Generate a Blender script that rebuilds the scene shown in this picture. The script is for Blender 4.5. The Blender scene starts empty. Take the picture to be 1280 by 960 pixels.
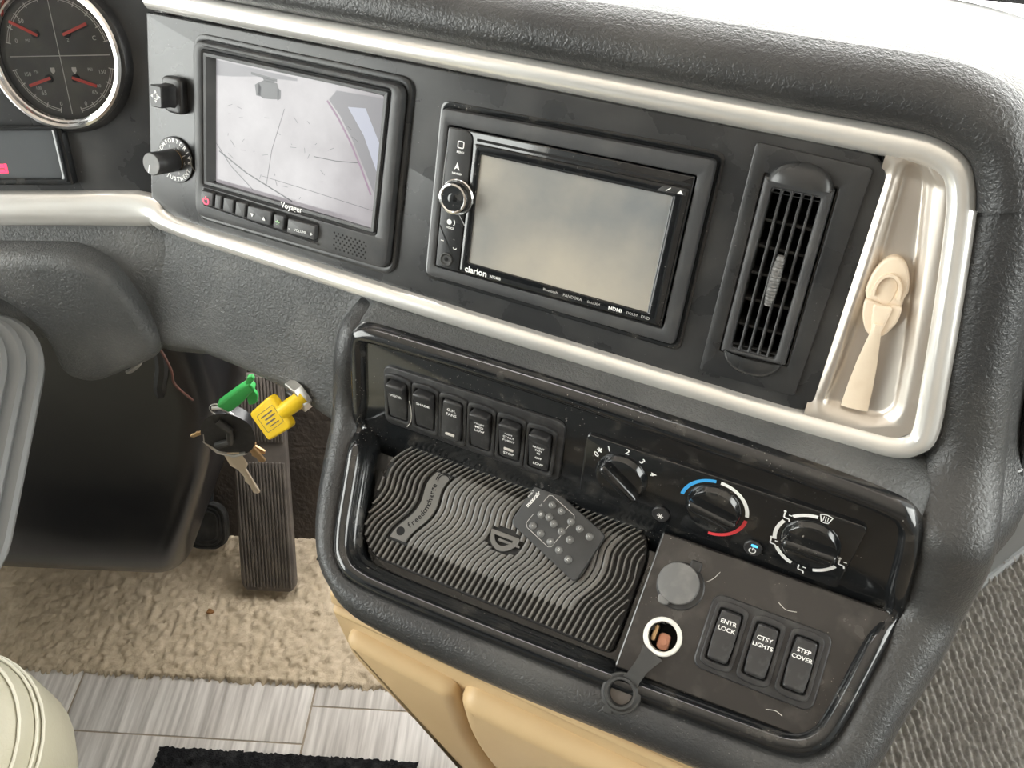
import bpy, math, random
import numpy as np
from mathutils import Matrix, Vector, noise

random.seed(7); rng = np.random.default_rng(7)
sc = bpy.context.scene
COL = sc.collection

# ---------------------------------------------------------------- camera
F_PX = 1063.0
cam_data = bpy.data.cameras.new('camera')
cam_data.sensor_fit = 'HORIZONTAL'; cam_data.sensor_width = 36.0
cam_data.lens = 36.0 * F_PX / 1280.0
cam_data.clip_start = 0.02; cam_data.clip_end = 200
cam = bpy.data.objects.new('camera', cam_data); COL.objects.link(cam)
cam.matrix_world = (Matrix.Translation((0, 0, 1.25)) @ Matrix.Rotation(math.radians(8.3), 4, 'Z')
                    @ Matrix.Rotation(math.radians(90 - 49.0), 4, 'X') @ Matrix.Rotation(math.radians(-5.2), 4, 'Z'))
sc.camera = cam

# ---------------------------------------------------------------- daylight
world = bpy.data.worlds.new('overcast_sky'); sc.world = world; world.use_nodes = True
wn = world.node_tree.nodes; wn['Background'].inputs[0].default_value = (1.0, 0.985, 0.96, 1); wn['Background'].inputs[1].default_value = 5.2

def area_light(name, loc, target, sx, sy, power, col=(1, 1, 1)):
    l = bpy.data.lights.new(name, 'AREA'); l.shape = 'RECTANGLE'; l.size = sx; l.size_y = sy; l.energy = power; l.color = col
    o = bpy.data.objects.new(name, l); COL.objects.link(o); o.location = loc
    o.rotation_euler = (Vector(target) - Vector(loc)).to_track_quat('-Z', 'Y').to_euler()
    return o
def opening(name, loc, target, sx, sy):      # guides sky light through a window opening
    o = area_light(name, loc, target, sx, sy, 1); o.data.cycles.is_portal = True
opening('windshield_opening', (-.1, .97, 1.44), (-.1, .0, 1.44), 2.4, 1.08)
opening('driver_window_opening', (-1.35, .2, 1.285), (0, .2, 1.285), 1.0, 1.13)
opening('fill_window_opening', (-1.35, -1.45, 1.40), (0, -1.45, 1.40), 1.5, .9)  # unseen rear window, added for fill light and panel sheen
opening('door_window_opening', (1.35, -.1, 1.40), (0, -.1, 1.40), 1.4, .9)

vs = sc.view_settings
vs.view_transform = 'Standard'; vs.look = 'None'; vs.gamma = 1.0; vs.use_curve_mapping = False
vs.exposure = 1.05

# ---------------------------------------------------------------- dash reference planes (x right, y up the panel, z out of it)
UX = np.array([0.93544, -0.35347, 0.0]); FW = np.array([0.35347, 0.93544, 0.0]); ZZ = np.array([0, 0, 1.0])
class Plane:
    def __init__(s, O, tilt, yaw=None):
        t = math.radians(tilt)
        if yaw is None: s.u, f = UX, FW
        else:
            y = math.radians(yaw); s.u = np.array([math.cos(y), math.sin(y), 0]); f = np.array([-math.sin(y), math.cos(y), 0])
        s.f = f; s.O = np.array(O, float); s.v = math.sin(t) * f + math.cos(t) * ZZ; s.n = np.cross(s.u, s.v)
    def at(s, x, y, z=0): return s.O + (x * s.u + y * s.v + z * s.n) / 1000
    def mat(s, x=0, y=0, z=0, rot=0, tx=0, ty=0):
        m = Matrix.Identity(4); p = s.at(x, y, z)
        for i in range(3): m[i][0] = s.u[i]; m[i][1] = s.v[i]; m[i][2] = s.n[i]; m[i][3] = p[i]
        return m @ Matrix.Rotation(math.radians(rot), 4, 'Z') @ Matrix.Rotation(math.radians(tx), 4, 'X') @ Matrix.Rotation(math.radians(ty), 4, 'Y')
A = Plane((-0.0251, 0.4762, 0.8770), 25.5)      # instrument fascia
B = Plane((-0.0854, 0.3993, 0.7429), 16.0)      # upper console face
D = Plane((0.1175, 0.2524, 0.6799), 65.0)       # console shelf
G = Plane(A.at(-372, 80, -12), 25.5, 0.0)       # gauge panel square to the driver
K = Plane(D.O, 0.0)                             # upright frame at the console (y = world up, z = toward the driver)
W = Plane((0, 0, 0), 90, 0.0)                   # floor frame: x right, y forward, z up

# ---------------------------------------------------------------- materials
MATS = {}
def mat(name, col, rough=.5, metal=0., bump=None, spots=None, coat=0., emit=None, spec=.5, rvar=0., specks=None):
    """bump=(kind, scale, strength, distance); spots=(colour, scale, low, high, factor)"""
    m = bpy.data.materials.new(name); m.use_nodes = True; MATS[name] = m
    nt = m.node_tree; N = nt.nodes; L = nt.links; b = N['Principled BSDF']
    b.inputs['Base Color'].default_value = (*col, 1); b.inputs['Roughness'].default_value = rough
    b.inputs['Metallic'].default_value = metal; b.inputs['Coat Weight'].default_value = coat
    b.inputs['Specular IOR Level'].default_value = spec
    if coat: b.inputs['Coat Roughness'].default_value = .08
    tc = N.new('ShaderNodeTexCoord')
    if spots:
        c2, s, lo, hi, fac = spots
        nz = N.new('ShaderNodeTexNoise'); nz.inputs['Scale'].default_value = s; nz.inputs['Detail'].default_value = 6
        L.new(tc.outputs['Object'], nz.inputs['Vector'])
        mr = N.new('ShaderNodeMapRange'); mr.inputs[1].default_value = lo; mr.inputs[2].default_value = hi; mr.inputs[4].default_value = fac
        L.new(nz.outputs[0], mr.inputs[0])
        mx = N.new('ShaderNodeMix'); mx.data_type = 'RGBA'; mx.inputs[6].default_value = (*col, 1); mx.inputs[7].default_value = (*c2, 1)
        L.new(mr.outputs[0], mx.inputs[0]); L.new(mx.outputs[2], b.inputs['Base Color'])
        if rvar:
            ad = N.new('ShaderNodeMath'); ad.operation = 'MULTIPLY_ADD'; ad.inputs[1].default_value = rvar; ad.inputs[2].default_value = rough
            L.new(mr.outputs[0], ad.inputs[0]); L.new(ad.outputs[0], b.inputs['Roughness'])
    if specks:      # scattered dust grains: (colour, scale, threshold)
        c3, s3, th = specks
        n3 = N.new('ShaderNodeTexNoise'); n3.inputs['Scale'].default_value = s3; n3.inputs['Detail'].default_value = 1
        n4 = N.new('ShaderNodeTexNoise'); n4.inputs['Scale'].default_value = 30; n4.inputs['Detail'].default_value = 2
        L.new(tc.outputs['Object'], n3.inputs['Vector']); L.new(tc.outputs['Object'], n4.inputs['Vector'])
        ma = N.new('ShaderNodeMath'); ma.operation = 'MULTIPLY_ADD'; ma.inputs[1].default_value = .35; L.new(n4.outputs[0], ma.inputs[0]); L.new(n3.outputs[0], ma.inputs[2])
        m3 = N.new('ShaderNodeMapRange'); m3.inputs[1].default_value = th + .17; m3.inputs[2].default_value = th + .21; L.new(ma.outputs[0], m3.inputs[0])
        x3 = N.new('ShaderNodeMix'); x3.data_type = 'RGBA'; x3.inputs[7].default_value = (*c3, 1); L.new(m3.outputs[0], x3.inputs[0])
        lk = b.inputs['Base Color'].links
        if lk: L.new(lk[0].from_socket, x3.inputs[6])
        else: x3.inputs[6].default_value = (*col, 1)
        L.new(x3.outputs[2], b.inputs['Base Color'])
    if bump:
        kind, s, st, dist = bump
        if kind == 'leather':
            t = N.new('ShaderNodeTexNoise'); t.inputs['Scale'].default_value = s; t.inputs['Detail'].default_value = 2.5; t.inputs['Roughness'].default_value = .55; t.inputs['Distortion'].default_value = .6; out = t.outputs[0]
        elif kind == 'cells':
            t = N.new('ShaderNodeTexVoronoi'); t.inputs['Scale'].default_value = s; out = t.outputs['Distance']
        else:
            t = N.new('ShaderNodeTexNoise'); t.inputs['Scale'].default_value = s; t.inputs['Detail'].default_value = 8; out = t.outputs[0]
        L.new(tc.outputs['Object'], t.inputs['Vector'])
        bp = N.new('ShaderNodeBump'); bp.inputs['Strength'].default_value = st; bp.inputs['Distance'].default_value = dist
        L.new(out, bp.inputs['Height']); L.new(bp.outputs[0], b.inputs['Normal'])
    if emit:
        b.inputs['Emission Color'].default_value = (*emit[0], 1); b.inputs['Emission Strength'].default_value = emit[1]
    return m
mat('vinyl', (.028, .029, .030), .36, bump=('leather', 430, .6, .0014), spots=((.10, .098, .092), 9, .45, .8, .55), specks=((.17, .165, .155), 600, .785))
mat('vinyl_dusty', (.075, .078, .078), .5, bump=('leather', 360, .7, .0016), spots=((.30, .295, .275), 14, .40, .70, .8))
mat('fascia_vinyl', (.062, .065, .066), .48, bump=('leather', 380, .9, .0016), spots=((.16, .16, .155), 12, .48, .75, .6))
mat('satin_black', (.022, .023, .024), .26, spots=((.075, .073, .07), 16, .42, .75, .6), rvar=.2, specks=((.16, .155, .15), 650, .79))
mat('grey_black', (.040, .041, .043), .45, bump=('fine', 1500, .2, .0003), spots=((.085, .084, .08), 40, .45, .75, .6))
mat('switch_black', (.022, .022, .023), .38, spots=((.07, .07, .068), 120, .5, .8, .6))
mat('rocker_black', (.026, .026, .027), .36, spots=((.10, .10, .098), 160, .55, .8, .5))
mat('gloss_black', (.008, .009, .010), .12, coat=.5, spots=((.10, .092, .08), 55, .56, .78, .45), rvar=.3, specks=((.24, .225, .20), 650, .775))
mat('shelf_gloss', (.022, .020, .019), .2, coat=.4, spots=((.11, .10, .09), 40, .5, .78, .5), rvar=.3, specks=((.26, .24, .215), 650, .775))
mat('silver', (.86, .845, .81), .22, metal=.65, spots=((.68, .63, .57), 10, .5, .8, .5))
mat('silver_satin', (.60, .555, .50), .34, metal=.75, spots=((.50, .43, .36), 14, .45, .8, .5))
mat('chrome', (.8, .79, .78), .12, metal=1)
mat('void', (.006, .006, .006), .9)
mat('white_print', (.8, .8, .78), .5)
mat('grey_print', (.45, .44, .42), .5)
mat('blue_print', (.05, .36, .75), .45)
mat('red_print', (.75, .06, .07), .45)
mat('red_glow', (.8, .02, .05), .4, emit=((1, .02, .08), 1.2))
mat('blue_glow', (.05, .4, .9), .4, emit=((.1, .5, 1), .8))
mat('green_print', (.25, .5, .2), .5)
mat('amber_lens', (.55, .52, .48), .35)
mat('needle', (.85, .10, .08), .4)
mat('dial', (.085, .087, .088), .4, spots=((.17, .165, .15), 25, .40, .66, .9))  # dusty grey, lightened to paint in the haze reflected by the lens
mat('lcd', (.075, .082, .088), .25)
mat('radio_screen', (.20, .21, .215), .2, spots=((.42, .385, .325), 7, .36, .62, .95), coat=.4)  # blue-grey to cream mottling paints the screen's reflection into its colour
mat('rubber', (.030, .030, .029), .55, spots=((.075, .072, .066), 60, .45, .75, .6))
mat('mat_rubber', (.12, .116, .108), .38, spots=((.17, .155, .135), 30, .45, .75, .6))
mat('mat_base', (.012, .012, .012), .6)
mat('grey_cap', (.13, .13, .128), .5, spots=((.22, .21, .20), 90, .45, .7, .6))
mat('remote_black', (.028, .029, .030), .4, spots=((.07, .07, .07), 40, .4, .8, .7))
mat('remote_button', (.13, .13, .126), .3)
mat('cream', (.74, .62, .48), .42, spots=((.62, .48, .35), 60, .5, .8, .5))
mat('socket_white', (.72, .71, .66), .4, spots=((.45, .42, .36), 100, .5, .8, .6))
mat('brass', (.62, .42, .22), .35, metal=.8)
mat('copper', (.62, .30, .20), .4, metal=.5)
mat('steel', (.62, .60, .56), .3, metal=.9)
mat('beige_plastic', (.62, .45, .25), .46, bump=('fine', 900, .15, .0003), spots=((.54, .38, .20), 12, .4, .8, .6))
mat('key_yellow', (.80, .54, .015), .4)
mat('key_green', (.05, .45, .10), .4)
mat('dark_plastic', (.014, .015, .016), .55, bump=('fine', 900, .15, .0003))
mat('pod_plastic', (.010, .010, .011), .28, spots=((.05, .047, .042), 3.5, .5, .8, .5), bump=('fine', 900, .12, .0003))
mat('boot_rubber', (.16, .165, .165), .45)
mat('pedal_rubber', (.10, .086, .075), .6, spots=((.17, .145, .12), 30, .4, .7, .8))
mat('firewall_carpet', (.060, .048, .038), .95, bump=('fine', 120, .8, .004), spots=((.09, .072, .058), 18, .4, .7, .7))
mat('carpet_beige', (.47, .385, .275), .95, bump=('fine', 600, .6, .002), spots=((.60, .50, .37), 60, .4, .7, .8), spec=.1)
mat('rib_carpet', (.30, .29, .27), .95, bump=('fine', 900, .5, .001), spots=((.46, .445, .415), 110, .42, .60, .9), spec=.1)
mat('black_pile', (.012, .012, .013), .95, bump=('fine', 400, .9, .003), spots=((.05, .05, .05), 90, .45, .75, .6), spec=.1)
mat('grout', (.30, .25, .19), .9)
mat('seat_leather', (.41, .39, .295), .48, bump=('leather', 260, .4, .0012))
mat('seat_thread', (.62, .60, .50), .7)
mat('pale_wall', (.34, .355, .36), .55, spots=((.30, .31, .31), 5, .45, .7, .7))
mat('headliner', (.40, .35, .30), .9)
mat('gasket', (.05, .05, .05), .6)
mat('key_metal', (.80, .68, .52), .35, metal=.5)
mat('lint', (.62, .60, .55), .8)
mat('brown_crumb', (.22, .10, .03), .6)
mat('wire_black', (.02, .02, .02), .5)
mat('wire_grey', (.25, .24, .22), .5)
mat('wire_red', (.10, .04, .03), .5)

def plank_mat():
    m = mat('plank_tile', (.40, .37, .34), .38); nt = m.node_tree; N = nt.nodes; L = nt.links; b = N['Principled BSDF']
    tc = N.new('ShaderNodeTexCoord'); mp = N.new('ShaderNodeMapping'); mp.inputs['Scale'].default_value = (130, 7, 7)
    oi = N.new('ShaderNodeObjectInfo')
    nz = N.new('ShaderNodeTexNoise'); nz.noise_dimensions = '4D'; nz.inputs['Detail'].default_value = 5; nz.inputs['Scale'].default_value = 1
    L.new(tc.outputs['Object'], mp.inputs[0]); L.new(mp.outputs[0], nz.inputs['Vector']); L.new(oi.outputs['Random'], nz.inputs['W'])
    cr = N.new('ShaderNodeValToRGB'); cr.color_ramp.elements[0].position = .3; cr.color_ramp.elements[0].color = (.34, .31, .28, 1)
    cr.color_ramp.elements[1].position = .68; cr.color_ramp.elements[1].color = (.68, .645, .60, 1)
    L.new(nz.outputs[0], cr.inputs[0]); L.new(cr.outputs[0], b.inputs['Base Color'])
    bp = N.new('ShaderNodeBump'); bp.inputs['Strength'].default_value = .25; bp.inputs['Distance'].default_value = .001
    L.new(nz.outputs[0], bp.inputs['Height']); L.new(bp.outputs[0], b.inputs['Normal'])
plank_mat()

def monitor_mat():     # the live camera picture of pale concrete
    m = mat('monitor_picture', (.02, .02, .02), .15); nt = m.node_tree; N = nt.nodes; L = nt.links; b = N['Principled BSDF']
    tc = N.new('ShaderNodeTexCoord'); nz = N.new('ShaderNodeTexNoise'); nz.inputs['Scale'].default_value = 22; nz.inputs['Detail'].default_value = 7
    L.new(tc.outputs['Object'], nz.inputs['Vector'])
    cr = N.new('ShaderNodeValToRGB'); cr.color_ramp.elements[0].position = .28; cr.color_ramp.elements[0].color = (.36, .33, .35, 1)
    cr.color_ramp.elements[1].position = .72; cr.color_ramp.elements[1].color = (.56, .53, .545, 1)
    L.new(nz.outputs[0], cr.inputs[0]); L.new(cr.outputs[0], b.inputs['Emission Color']); b.inputs['Emission Strength'].default_value = .40
monitor_mat()
mat('pic_dark', (.02, .02, .02), .3, emit=((.07, .07, .08), .42))
mat('pic_mid', (.02, .02, .02), .3, emit=((.24, .23, .25), .42))
mat('pic_violet', (.02, .02, .02), .3, emit=((.30, .17, .27), .42))
mat('pic_blue', (.02, .02, .02), .3, emit=((.50, .52, .62), .42))

def glass_mat(name, tint, rough=.02, fac=.12):
    m = bpy.data.materials.new(name); m.use_nodes = True; MATS[name] = m; nt = m.node_tree; N = nt.nodes; L = nt.links
    N.remove(N['Principled BSDF']); out = N['Material Output']
    t = N.new('ShaderNodeBsdfTransparent'); t.inputs[0].default_value = (*tint, 1)
    g = N.new('ShaderNodeBsdfGlossy'); g.inputs['Roughness'].default_value = rough
    fr = N.new('ShaderNodeFresnel'); fr.inputs[0].default_value = 1.45
    mx = N.new('ShaderNodeMixShader'); L.new(fr.outputs[0], mx.inputs[0]); L.new(t.outputs[0], mx.inputs[1]); L.new(g.outputs[0], mx.inputs[2])
    L.new(mx.outputs[0], out.inputs[0])
glass_mat('clear_glass', (.96, .98, .97))
glass_mat('dial_glass', (.92, .92, .92), .12)

# ---------------------------------------------------------------- mesh helpers (millimetres in the thing's own frame)
def rrect(cx, cy, w, h, r, n=4):
    pts = []
    for (sx, sy, a0) in ((1, -1, -90), (1, 1, 0), (-1, 1, 90), (-1, -1, 180)):
        for i in range(n + 1):
            a = math.radians(a0 + 90 * i / n)
            pts.append((cx + sx * (w / 2 - r) + r * math.cos(a), cy + sy * (h / 2 - r) + r * math.sin(a)))
    return pts
def circ(cx, cy, r, n=32, ry=None):
    return [(cx + r * math.cos(2 * math.pi * i / n), cy + (ry or r) * math.sin(2 * math.pi * i / n)) for i in range(n)]
def rpoly(pts, rs, n=4):
    out = []; m = len(pts)
    if not hasattr(rs, '__len__'): rs = [rs] * m
    for i in range(m):
        p = np.array(pts[i], float); a = np.array(pts[i - 1], float); b = np.array(pts[(i + 1) % m], float)
        la = np.linalg.norm(a - p); lb = np.linalg.norm(b - p); r = min(rs[i], la * .48, lb * .48)
        if r < .01: out.append(tuple(p)); continue
        s = p + (a - p) / la * r; e = p + (b - p) / lb * r
        for k in range(n + 1):
            t = k / n; out.append(tuple((1 - t) ** 2 * s + 2 * t * (1 - t) * p + t * t * e))
    return out
def inset(out, d):
    P = np.array(out, float); a = np.roll(P, 1, 0); b = np.roll(P, -1, 0)
    e1 = P - a; e2 = b - P
    e1 /= np.maximum(np.linalg.norm(e1, axis=1, keepdims=True), 1e-9); e2 /= np.maximum(np.linalg.norm(e2, axis=1, keepdims=True), 1e-9)
    n1 = np.stack([-e1[:, 1], e1[:, 0]], 1); n2 = np.stack([-e2[:, 1], e2[:, 0]], 1)
    n = n1 + n2; k = (n * n1).sum(1, keepdims=True); n = n / np.maximum(k, .35)
    return P + n * d
def loops(ls, cap0=True, cap1=True):
    n = len(ls[0]); v = []; f = []
    for l in ls: v += [tuple(p) for p in l]
    for i in range(len(ls) - 1):
        for j in range(n):
            k = (j + 1) % n; f.append((i * n + j, i * n + k, (i + 1) * n + k, (i + 1) * n + j))
    if cap0: f.append(tuple(range(n))[::-1])
    if cap1: f.append(tuple((len(ls) - 1) * n + j for j in range(n)))
    return v, f
def lift(o, z): return [(p[0], p[1], z) for p in o]
def slab(out, z0, z1, r=0., seg=3, fn=None, dome=0.):
    ls = [lift(out, z0)]
    if r <= 0: ls.append(lift(out, z1))
    else:
        for i in range(seg + 1):
            a = math.pi / 2 * i / seg
            ls.append(lift(inset(out, r * (1 - math.cos(a))), z1 - r + r * math.sin(a)))
    if fn: ls = [ls[0]] + [[(x, y, z + fn(x, y)) for x, y, z in l] for l in ls[1:]]
    return loops(ls)
def ringslab(out, inn, z0, z1, r=0., seg=2, zi=None):
    zi = z0 if zi is None else zi
    ls = [lift(out, z0)]
    if r > 0:
        for i in range(seg + 1):
            a = math.pi / 2 * i / seg; ls.append(lift(inset(out, r * (1 - math.cos(a))), z1 - r + r * math.sin(a)))
        for i in range(seg, -1, -1):
            a = math.pi / 2 * i / seg; ls.append(lift(inset(inn, -r * (1 - math.cos(a))), z1 - r + r * math.sin(a)))
    else: ls += [lift(out, z1), lift(inn, z1)]
    ls.append(lift(inn, zi))
    return loops(ls, False, False)
def box(x0, x1, y0, y1, z0, z1, r=0.):
    return slab([(x0, y0), (x1, y0), (x1, y1), (x0, y1)], z0, z1, r, 2)
def lathe(prof, n=32, cap0=False, cap1=True, cx=0, cy=0):
    return loops([[(cx + r * math.cos(2 * math.pi * i / n), cy + r * math.sin(2 * math.pi * i / n), z) for i in range(n)] for r, z in prof], cap0, cap1)
def tube(pts, r, n=8, cap=True):
    P = np.array(pts, float); m = len(P); T = np.gradient(P, axis=0); T /= np.linalg.norm(T, axis=1, keepdims=True)
    up = np.array([0, 0, 1.]) if abs(T[0][2]) < .9 else np.array([1., 0, 0]); ls = []
    rr = r if hasattr(r, '__len__') else [r] * m
    a = np.cross(T[0], up); a /= np.linalg.norm(a)
    for i in range(m):
        a = a - T[i] * (a @ T[i]); a /= np.linalg.norm(a); b = np.cross(T[i], a)
        ls.append([tuple(P[i] + rr[i] * (math.cos(t) * a + math.sin(t) * b)) for t in (2 * math.pi * k / n for k in range(n))])
    return loops(ls, cap, cap)
def smooth_path(pts, n=6, closed=False):
    P = [np.array(p, float) for p in pts]; m = len(P); out = []
    rngi = range(m if closed else m - 1)
    for i in rngi:
        p0 = P[i - 1] if (closed or i > 0) else P[i]; p1 = P[i]; p2 = P[(i + 1) % m]; p3 = P[(i + 2) % m] if (closed or i + 2 < m) else p2
        for k in range(n):
            t = k / n
            out.append(.5 * ((2 * p1) + (-p0 + p2) * t + (2 * p0 - 5 * p1 + 4 * p2 - p3) * t * t + (-p0 + 3 * p1 - 3 * p2 + p3) * t ** 3))
    if not closed: out.append(P[-1])
    return out
def sweep(rows, closed_path=False, closed_prof=False):
    n = len(rows[0]); m = len(rows); v = [tuple(p) for r in rows for p in r]; f = []
    for i in range(m if closed_path else m - 1):
        i2 = (i + 1) % m
        for j in range(n if closed_prof else n - 1):
            k = (j + 1) % n; f.append((i * n + j, i2 * n + j, i2 * n + k, i * n + k))
    return v, f
def grid(xs, ys, fn):
    nx = len(xs); ny = len(ys); v = [fn(x, y) for y in ys for x in xs]
    return v, [(j * nx + i, j * nx + i + 1, (j + 1) * nx + i + 1, (j + 1) * nx + i) for j in range(ny - 1) for i in range(nx - 1)]
def moved(vf, M): 
    return [tuple(M @ Vector(p)) for p in vf[0]], vf[1]
def shifted(vf, dx, dy=0, dz=0): return [(x + dx, y + dy, z + dz) for x, y, z in vf[0]], vf[1]
def join(*parts):
    v = []; f = []
    for pv, pf in parts:
        o = len(v); v += list(pv); f += [tuple(i + o for i in q) for q in pf]
    return v, f
_tc = {}
def glyphs(s, size, spacing=1.0, bold=0.):
    key = (s, round(size, 3), spacing, bold)
    if key not in _tc:
        c = bpy.data.curves.new('t', 'FONT'); c.body = s; c.size = size; c.align_x = 'CENTER'; c.align_y = 'CENTER'; c.space_character = spacing
        c.resolution_u = 3; c.offset = bold
        o = bpy.data.objects.new('t', c); me = bpy.data.meshes.new_from_object(o)
        _tc[key] = ([tuple(v.co) for v in me.vertices], [tuple(p.vertices) for p in me.polygons])
        bpy.data.objects.remove(o); bpy.data.curves.remove(c); bpy.data.meshes.remove(me)
    return _tc[key]
def text(s, size, x, y, z, rot=0, spacing=1.0, sx=1.0, bold=0., slant=0.):
    v, f = glyphs(s, size, spacing, bold); c, q = math.cos(math.radians(rot)), math.sin(math.radians(rot))
    return [(x + c * (a * sx + slant * b) - q * b, y + q * (a * sx + slant * b) + c * b, z) for a, b, _ in v], f
def ring_text(s, size, cx, cy, r, a_mid, z, step, bold=0., flip=False):
    parts = []; n = len(s)
    for i, ch in enumerate(s):
        if ch == ' ': continue
        a = a_mid + (-1 if not flip else 1) * (i - (n - 1) / 2) * step
        parts.append(text(ch, size, cx + r * math.cos(math.radians(a)), cy + r * math.sin(math.radians(a)), z, a + (90 if flip else -90), bold=bold))
    return join(*parts)
def arc_band(cx, cy, r0, r1, a0, a1, z, n=14):
    v = []; f = []
    for i in range(n + 1):
        a = math.radians(a0 + (a1 - a0) * i / n)
        v += [(cx + r0 * math.cos(a), cy + r0 * math.sin(a), z), (cx + r1 * math.cos(a), cy + r1 * math.sin(a), z)]
    for i in range(n): f.append((2 * i, 2 * i + 2, 2 * i + 3, 2 * i + 1))
    return v, f
def line(x0, y0, x1, y1, w, z):
    d = np.array([x1 - x0, y1 - y0]); d = d / np.linalg.norm(d) * w / 2; n = (-d[1], d[0])
    return [(x0 + n[0], y0 + n[1], z), (x0 - n[0], y0 - n[1], z), (x1 - n[0], y1 - n[1], z), (x1 + n[0], y1 + n[1], z)], [(0, 1, 2, 3)]
def polyline(pts, w, z): return join(*[line(*pts[i], *pts[i + 1], w, z) for i in range(len(pts) - 1)])
def flat(pts, z): return [(x, y, z) for x, y in pts], [tuple(range(len(pts)))]

def obj(name, vf, material, parent=None, M=None, smooth=35, kind=None, world=False):
    me = bpy.data.meshes.new(name); s = 1.0 if world else .001
    me.from_pydata([(x * s, y * s, z * s) for x, y, z in vf[0]], [], vf[1]); me.update()
    me.materials.append(MATS[material])
    if smooth:
        for p in me.polygons: p.use_smooth = True
        me.set_sharp_from_angle(angle=math.radians(smooth))
    o = bpy.data.objects.new(name, me); COL.objects.link(o)
    if parent is not None: o.parent = parent
    if M is not None: o.matrix_local = M
    if kind: o['kind'] = kind
    return o
def cut(o, vf):      # bore a hole
    c = obj('cutter', vf, 'void', o.parent, smooth=0); m = o.modifiers.new('bore', 'BOOLEAN'); m.object = c; m.operation = 'DIFFERENCE'; m.solver = 'EXACT'
    dg = bpy.context.evaluated_depsgraph_get(); me = bpy.data.meshes.new_from_object(o.evaluated_get(dg)); o.modifiers.clear(); o.data = me
    bpy.data.objects.remove(c); me.set_sharp_from_angle(angle=math.radians(30))
def fixn(vf):   # consistent outward normals
    import bmesh
    bm = bmesh.new(); vs_ = [bm.verts.new(p) for p in vf[0]]
    for q in vf[1]:
        try: bm.faces.new([vs_[i] for i in q])
        except ValueError: pass
    bmesh.ops.recalc_face_normals(bm, faces=bm.faces); bm.verts.index_update()
    r = ([tuple(v.co) for v in bm.verts], [tuple(v.index for v in p.verts) for p in bm.faces]); bm.free(); return r
def tag(o, label, cat, group=None, kind=None):
    o['label'] = label; o['category'] = cat
    if group: o['group'] = group
    if kind: o['kind'] = kind
    return o
def thing(name, label, cat, M, group=None):
    o = bpy.data.objects.new(name, None); COL.objects.link(o); o.empty_display_size = .02; o.matrix_world = M
    return tag(o, label, cat, group)
def to_local(M, pts):   # world metres -> thing millimetres
    I = M.inverted(); return [tuple((I @ Vector(p)) * 1000) for p in pts]

# ================================================================ THE SETTING
fl = obj('floor', box(-1340, 1340, -3040, 1000, -30, -1.4), 'grout', kind='structure', smooth=0)
for (ya, yb) in ((-70, 80), (84, 228), (231, 378), (382, 529)):
    for xa in (-1148, -778, -408, -38, 332):
        dy = 55 if xa >= -408 else 0
        obj('floor_tile', box(xa + 1.6, xa + 368.4, ya + dy, yb + dy + 2, -1.4, 0, .8), 'plank_tile', fl)

def pile(x0, x1, y0, y1, step, amp, ragged=0, cell=2.2):
    xs = np.arange(x0, x1 + step, step); ys = np.arange(y0, y1 + step, step); nx, ny = len(xs), len(ys)
    h = rng.random((ny, nx)) * amp
    b = rng.random((ny // 3 + 2, nx // 3 + 2)); b = np.kron(b, np.ones((3, 3)))[:ny, :nx] * amp * .9
    h = h * .55 + b + 3
    jx = (rng.random((ny, nx)) - .5) * step * .9; jy = (rng.random((ny, nx)) - .5) * step * .9
    X, Y = np.meshgrid(xs, ys); X = X + jx; Y = Y + jy
    if ragged: Y[0] += (rng.random(nx) - .5) * ragged
    h[0] = 0
    v = [tuple(p) for p in np.stack([X.ravel(), Y.ravel(), h.ravel()], 1)]
    return v, [(j * nx + i, j * nx + i + 1, (j + 1) * nx + i + 1, (j + 1) * nx + i) for j in range(ny - 1) for i in range(nx - 1)]
cp = obj('footwell_carpet', pile(-1250, -150, 466, 740, 3.2, 5.5, 10), 'carpet_beige', smooth=180, kind='stuff')
tag(cp, 'worn beige pile carpet of the driver footwell under the pedals', 'carpet')
toe = obj('wall_front', join(grid(np.linspace(-1300, 450, 60), np.linspace(0, 1, 24), lambda x, t: (x, 712 + 230 * t + 4 * noise.noise((x * .02, t * 9, 0)), 2 + 520 * t))), 'firewall_carpet', smooth=180, kind='structure')
obj('wall_left', join(box(-1340, -1300, -3000, -300, -6, 950), box(-1340, -1300, -300, 1000, -6, 720), box(-1340, -1300, -3000, 1000, 1850, 2030), box(-1340, -1300, -3000, -2200, 950, 1850), box(-1340, -1300, -700, -300, 950, 1850), box(-1340, -1300, 700, 1000, 720, 1850)), 'pale_wall', kind='structure', smooth=0)
obj('wall_entry', join(box(1300, 1340, -3000, 1000, -6, 950), box(1300, 1340, -3000, 1000, 1850, 2030), box(1300, 1340, -3000, -800, 950, 1850), box(1300, 1340, 600, 1000, 950, 1850)), 'pale_wall', kind='structure', smooth=0)
obj('wall_back', box(-1340, 1340, -3040, -3000, -6, 2030), 'headliner', kind='structure', smooth=0)
obj('ceiling', box(-1340, 1340, -3040, 1000, 2000, 2040), 'headliner', kind='structure', smooth=0)
for nm_, x_, ya_, yb_ in (('window_2', -1320, -300, 700), ('fill_window', -1320, -2200, -700), ('window_4', 1320, -800, 600)):  # rear left window added for fill and sheen; driver sill lowered for floor light
    obj(nm_, box(x_ - 2, x_ + 2, ya_, yb_, 720 if nm_ == 'window_2' else 950, 1850), 'clear_glass', kind='structure', smooth=0)

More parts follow.
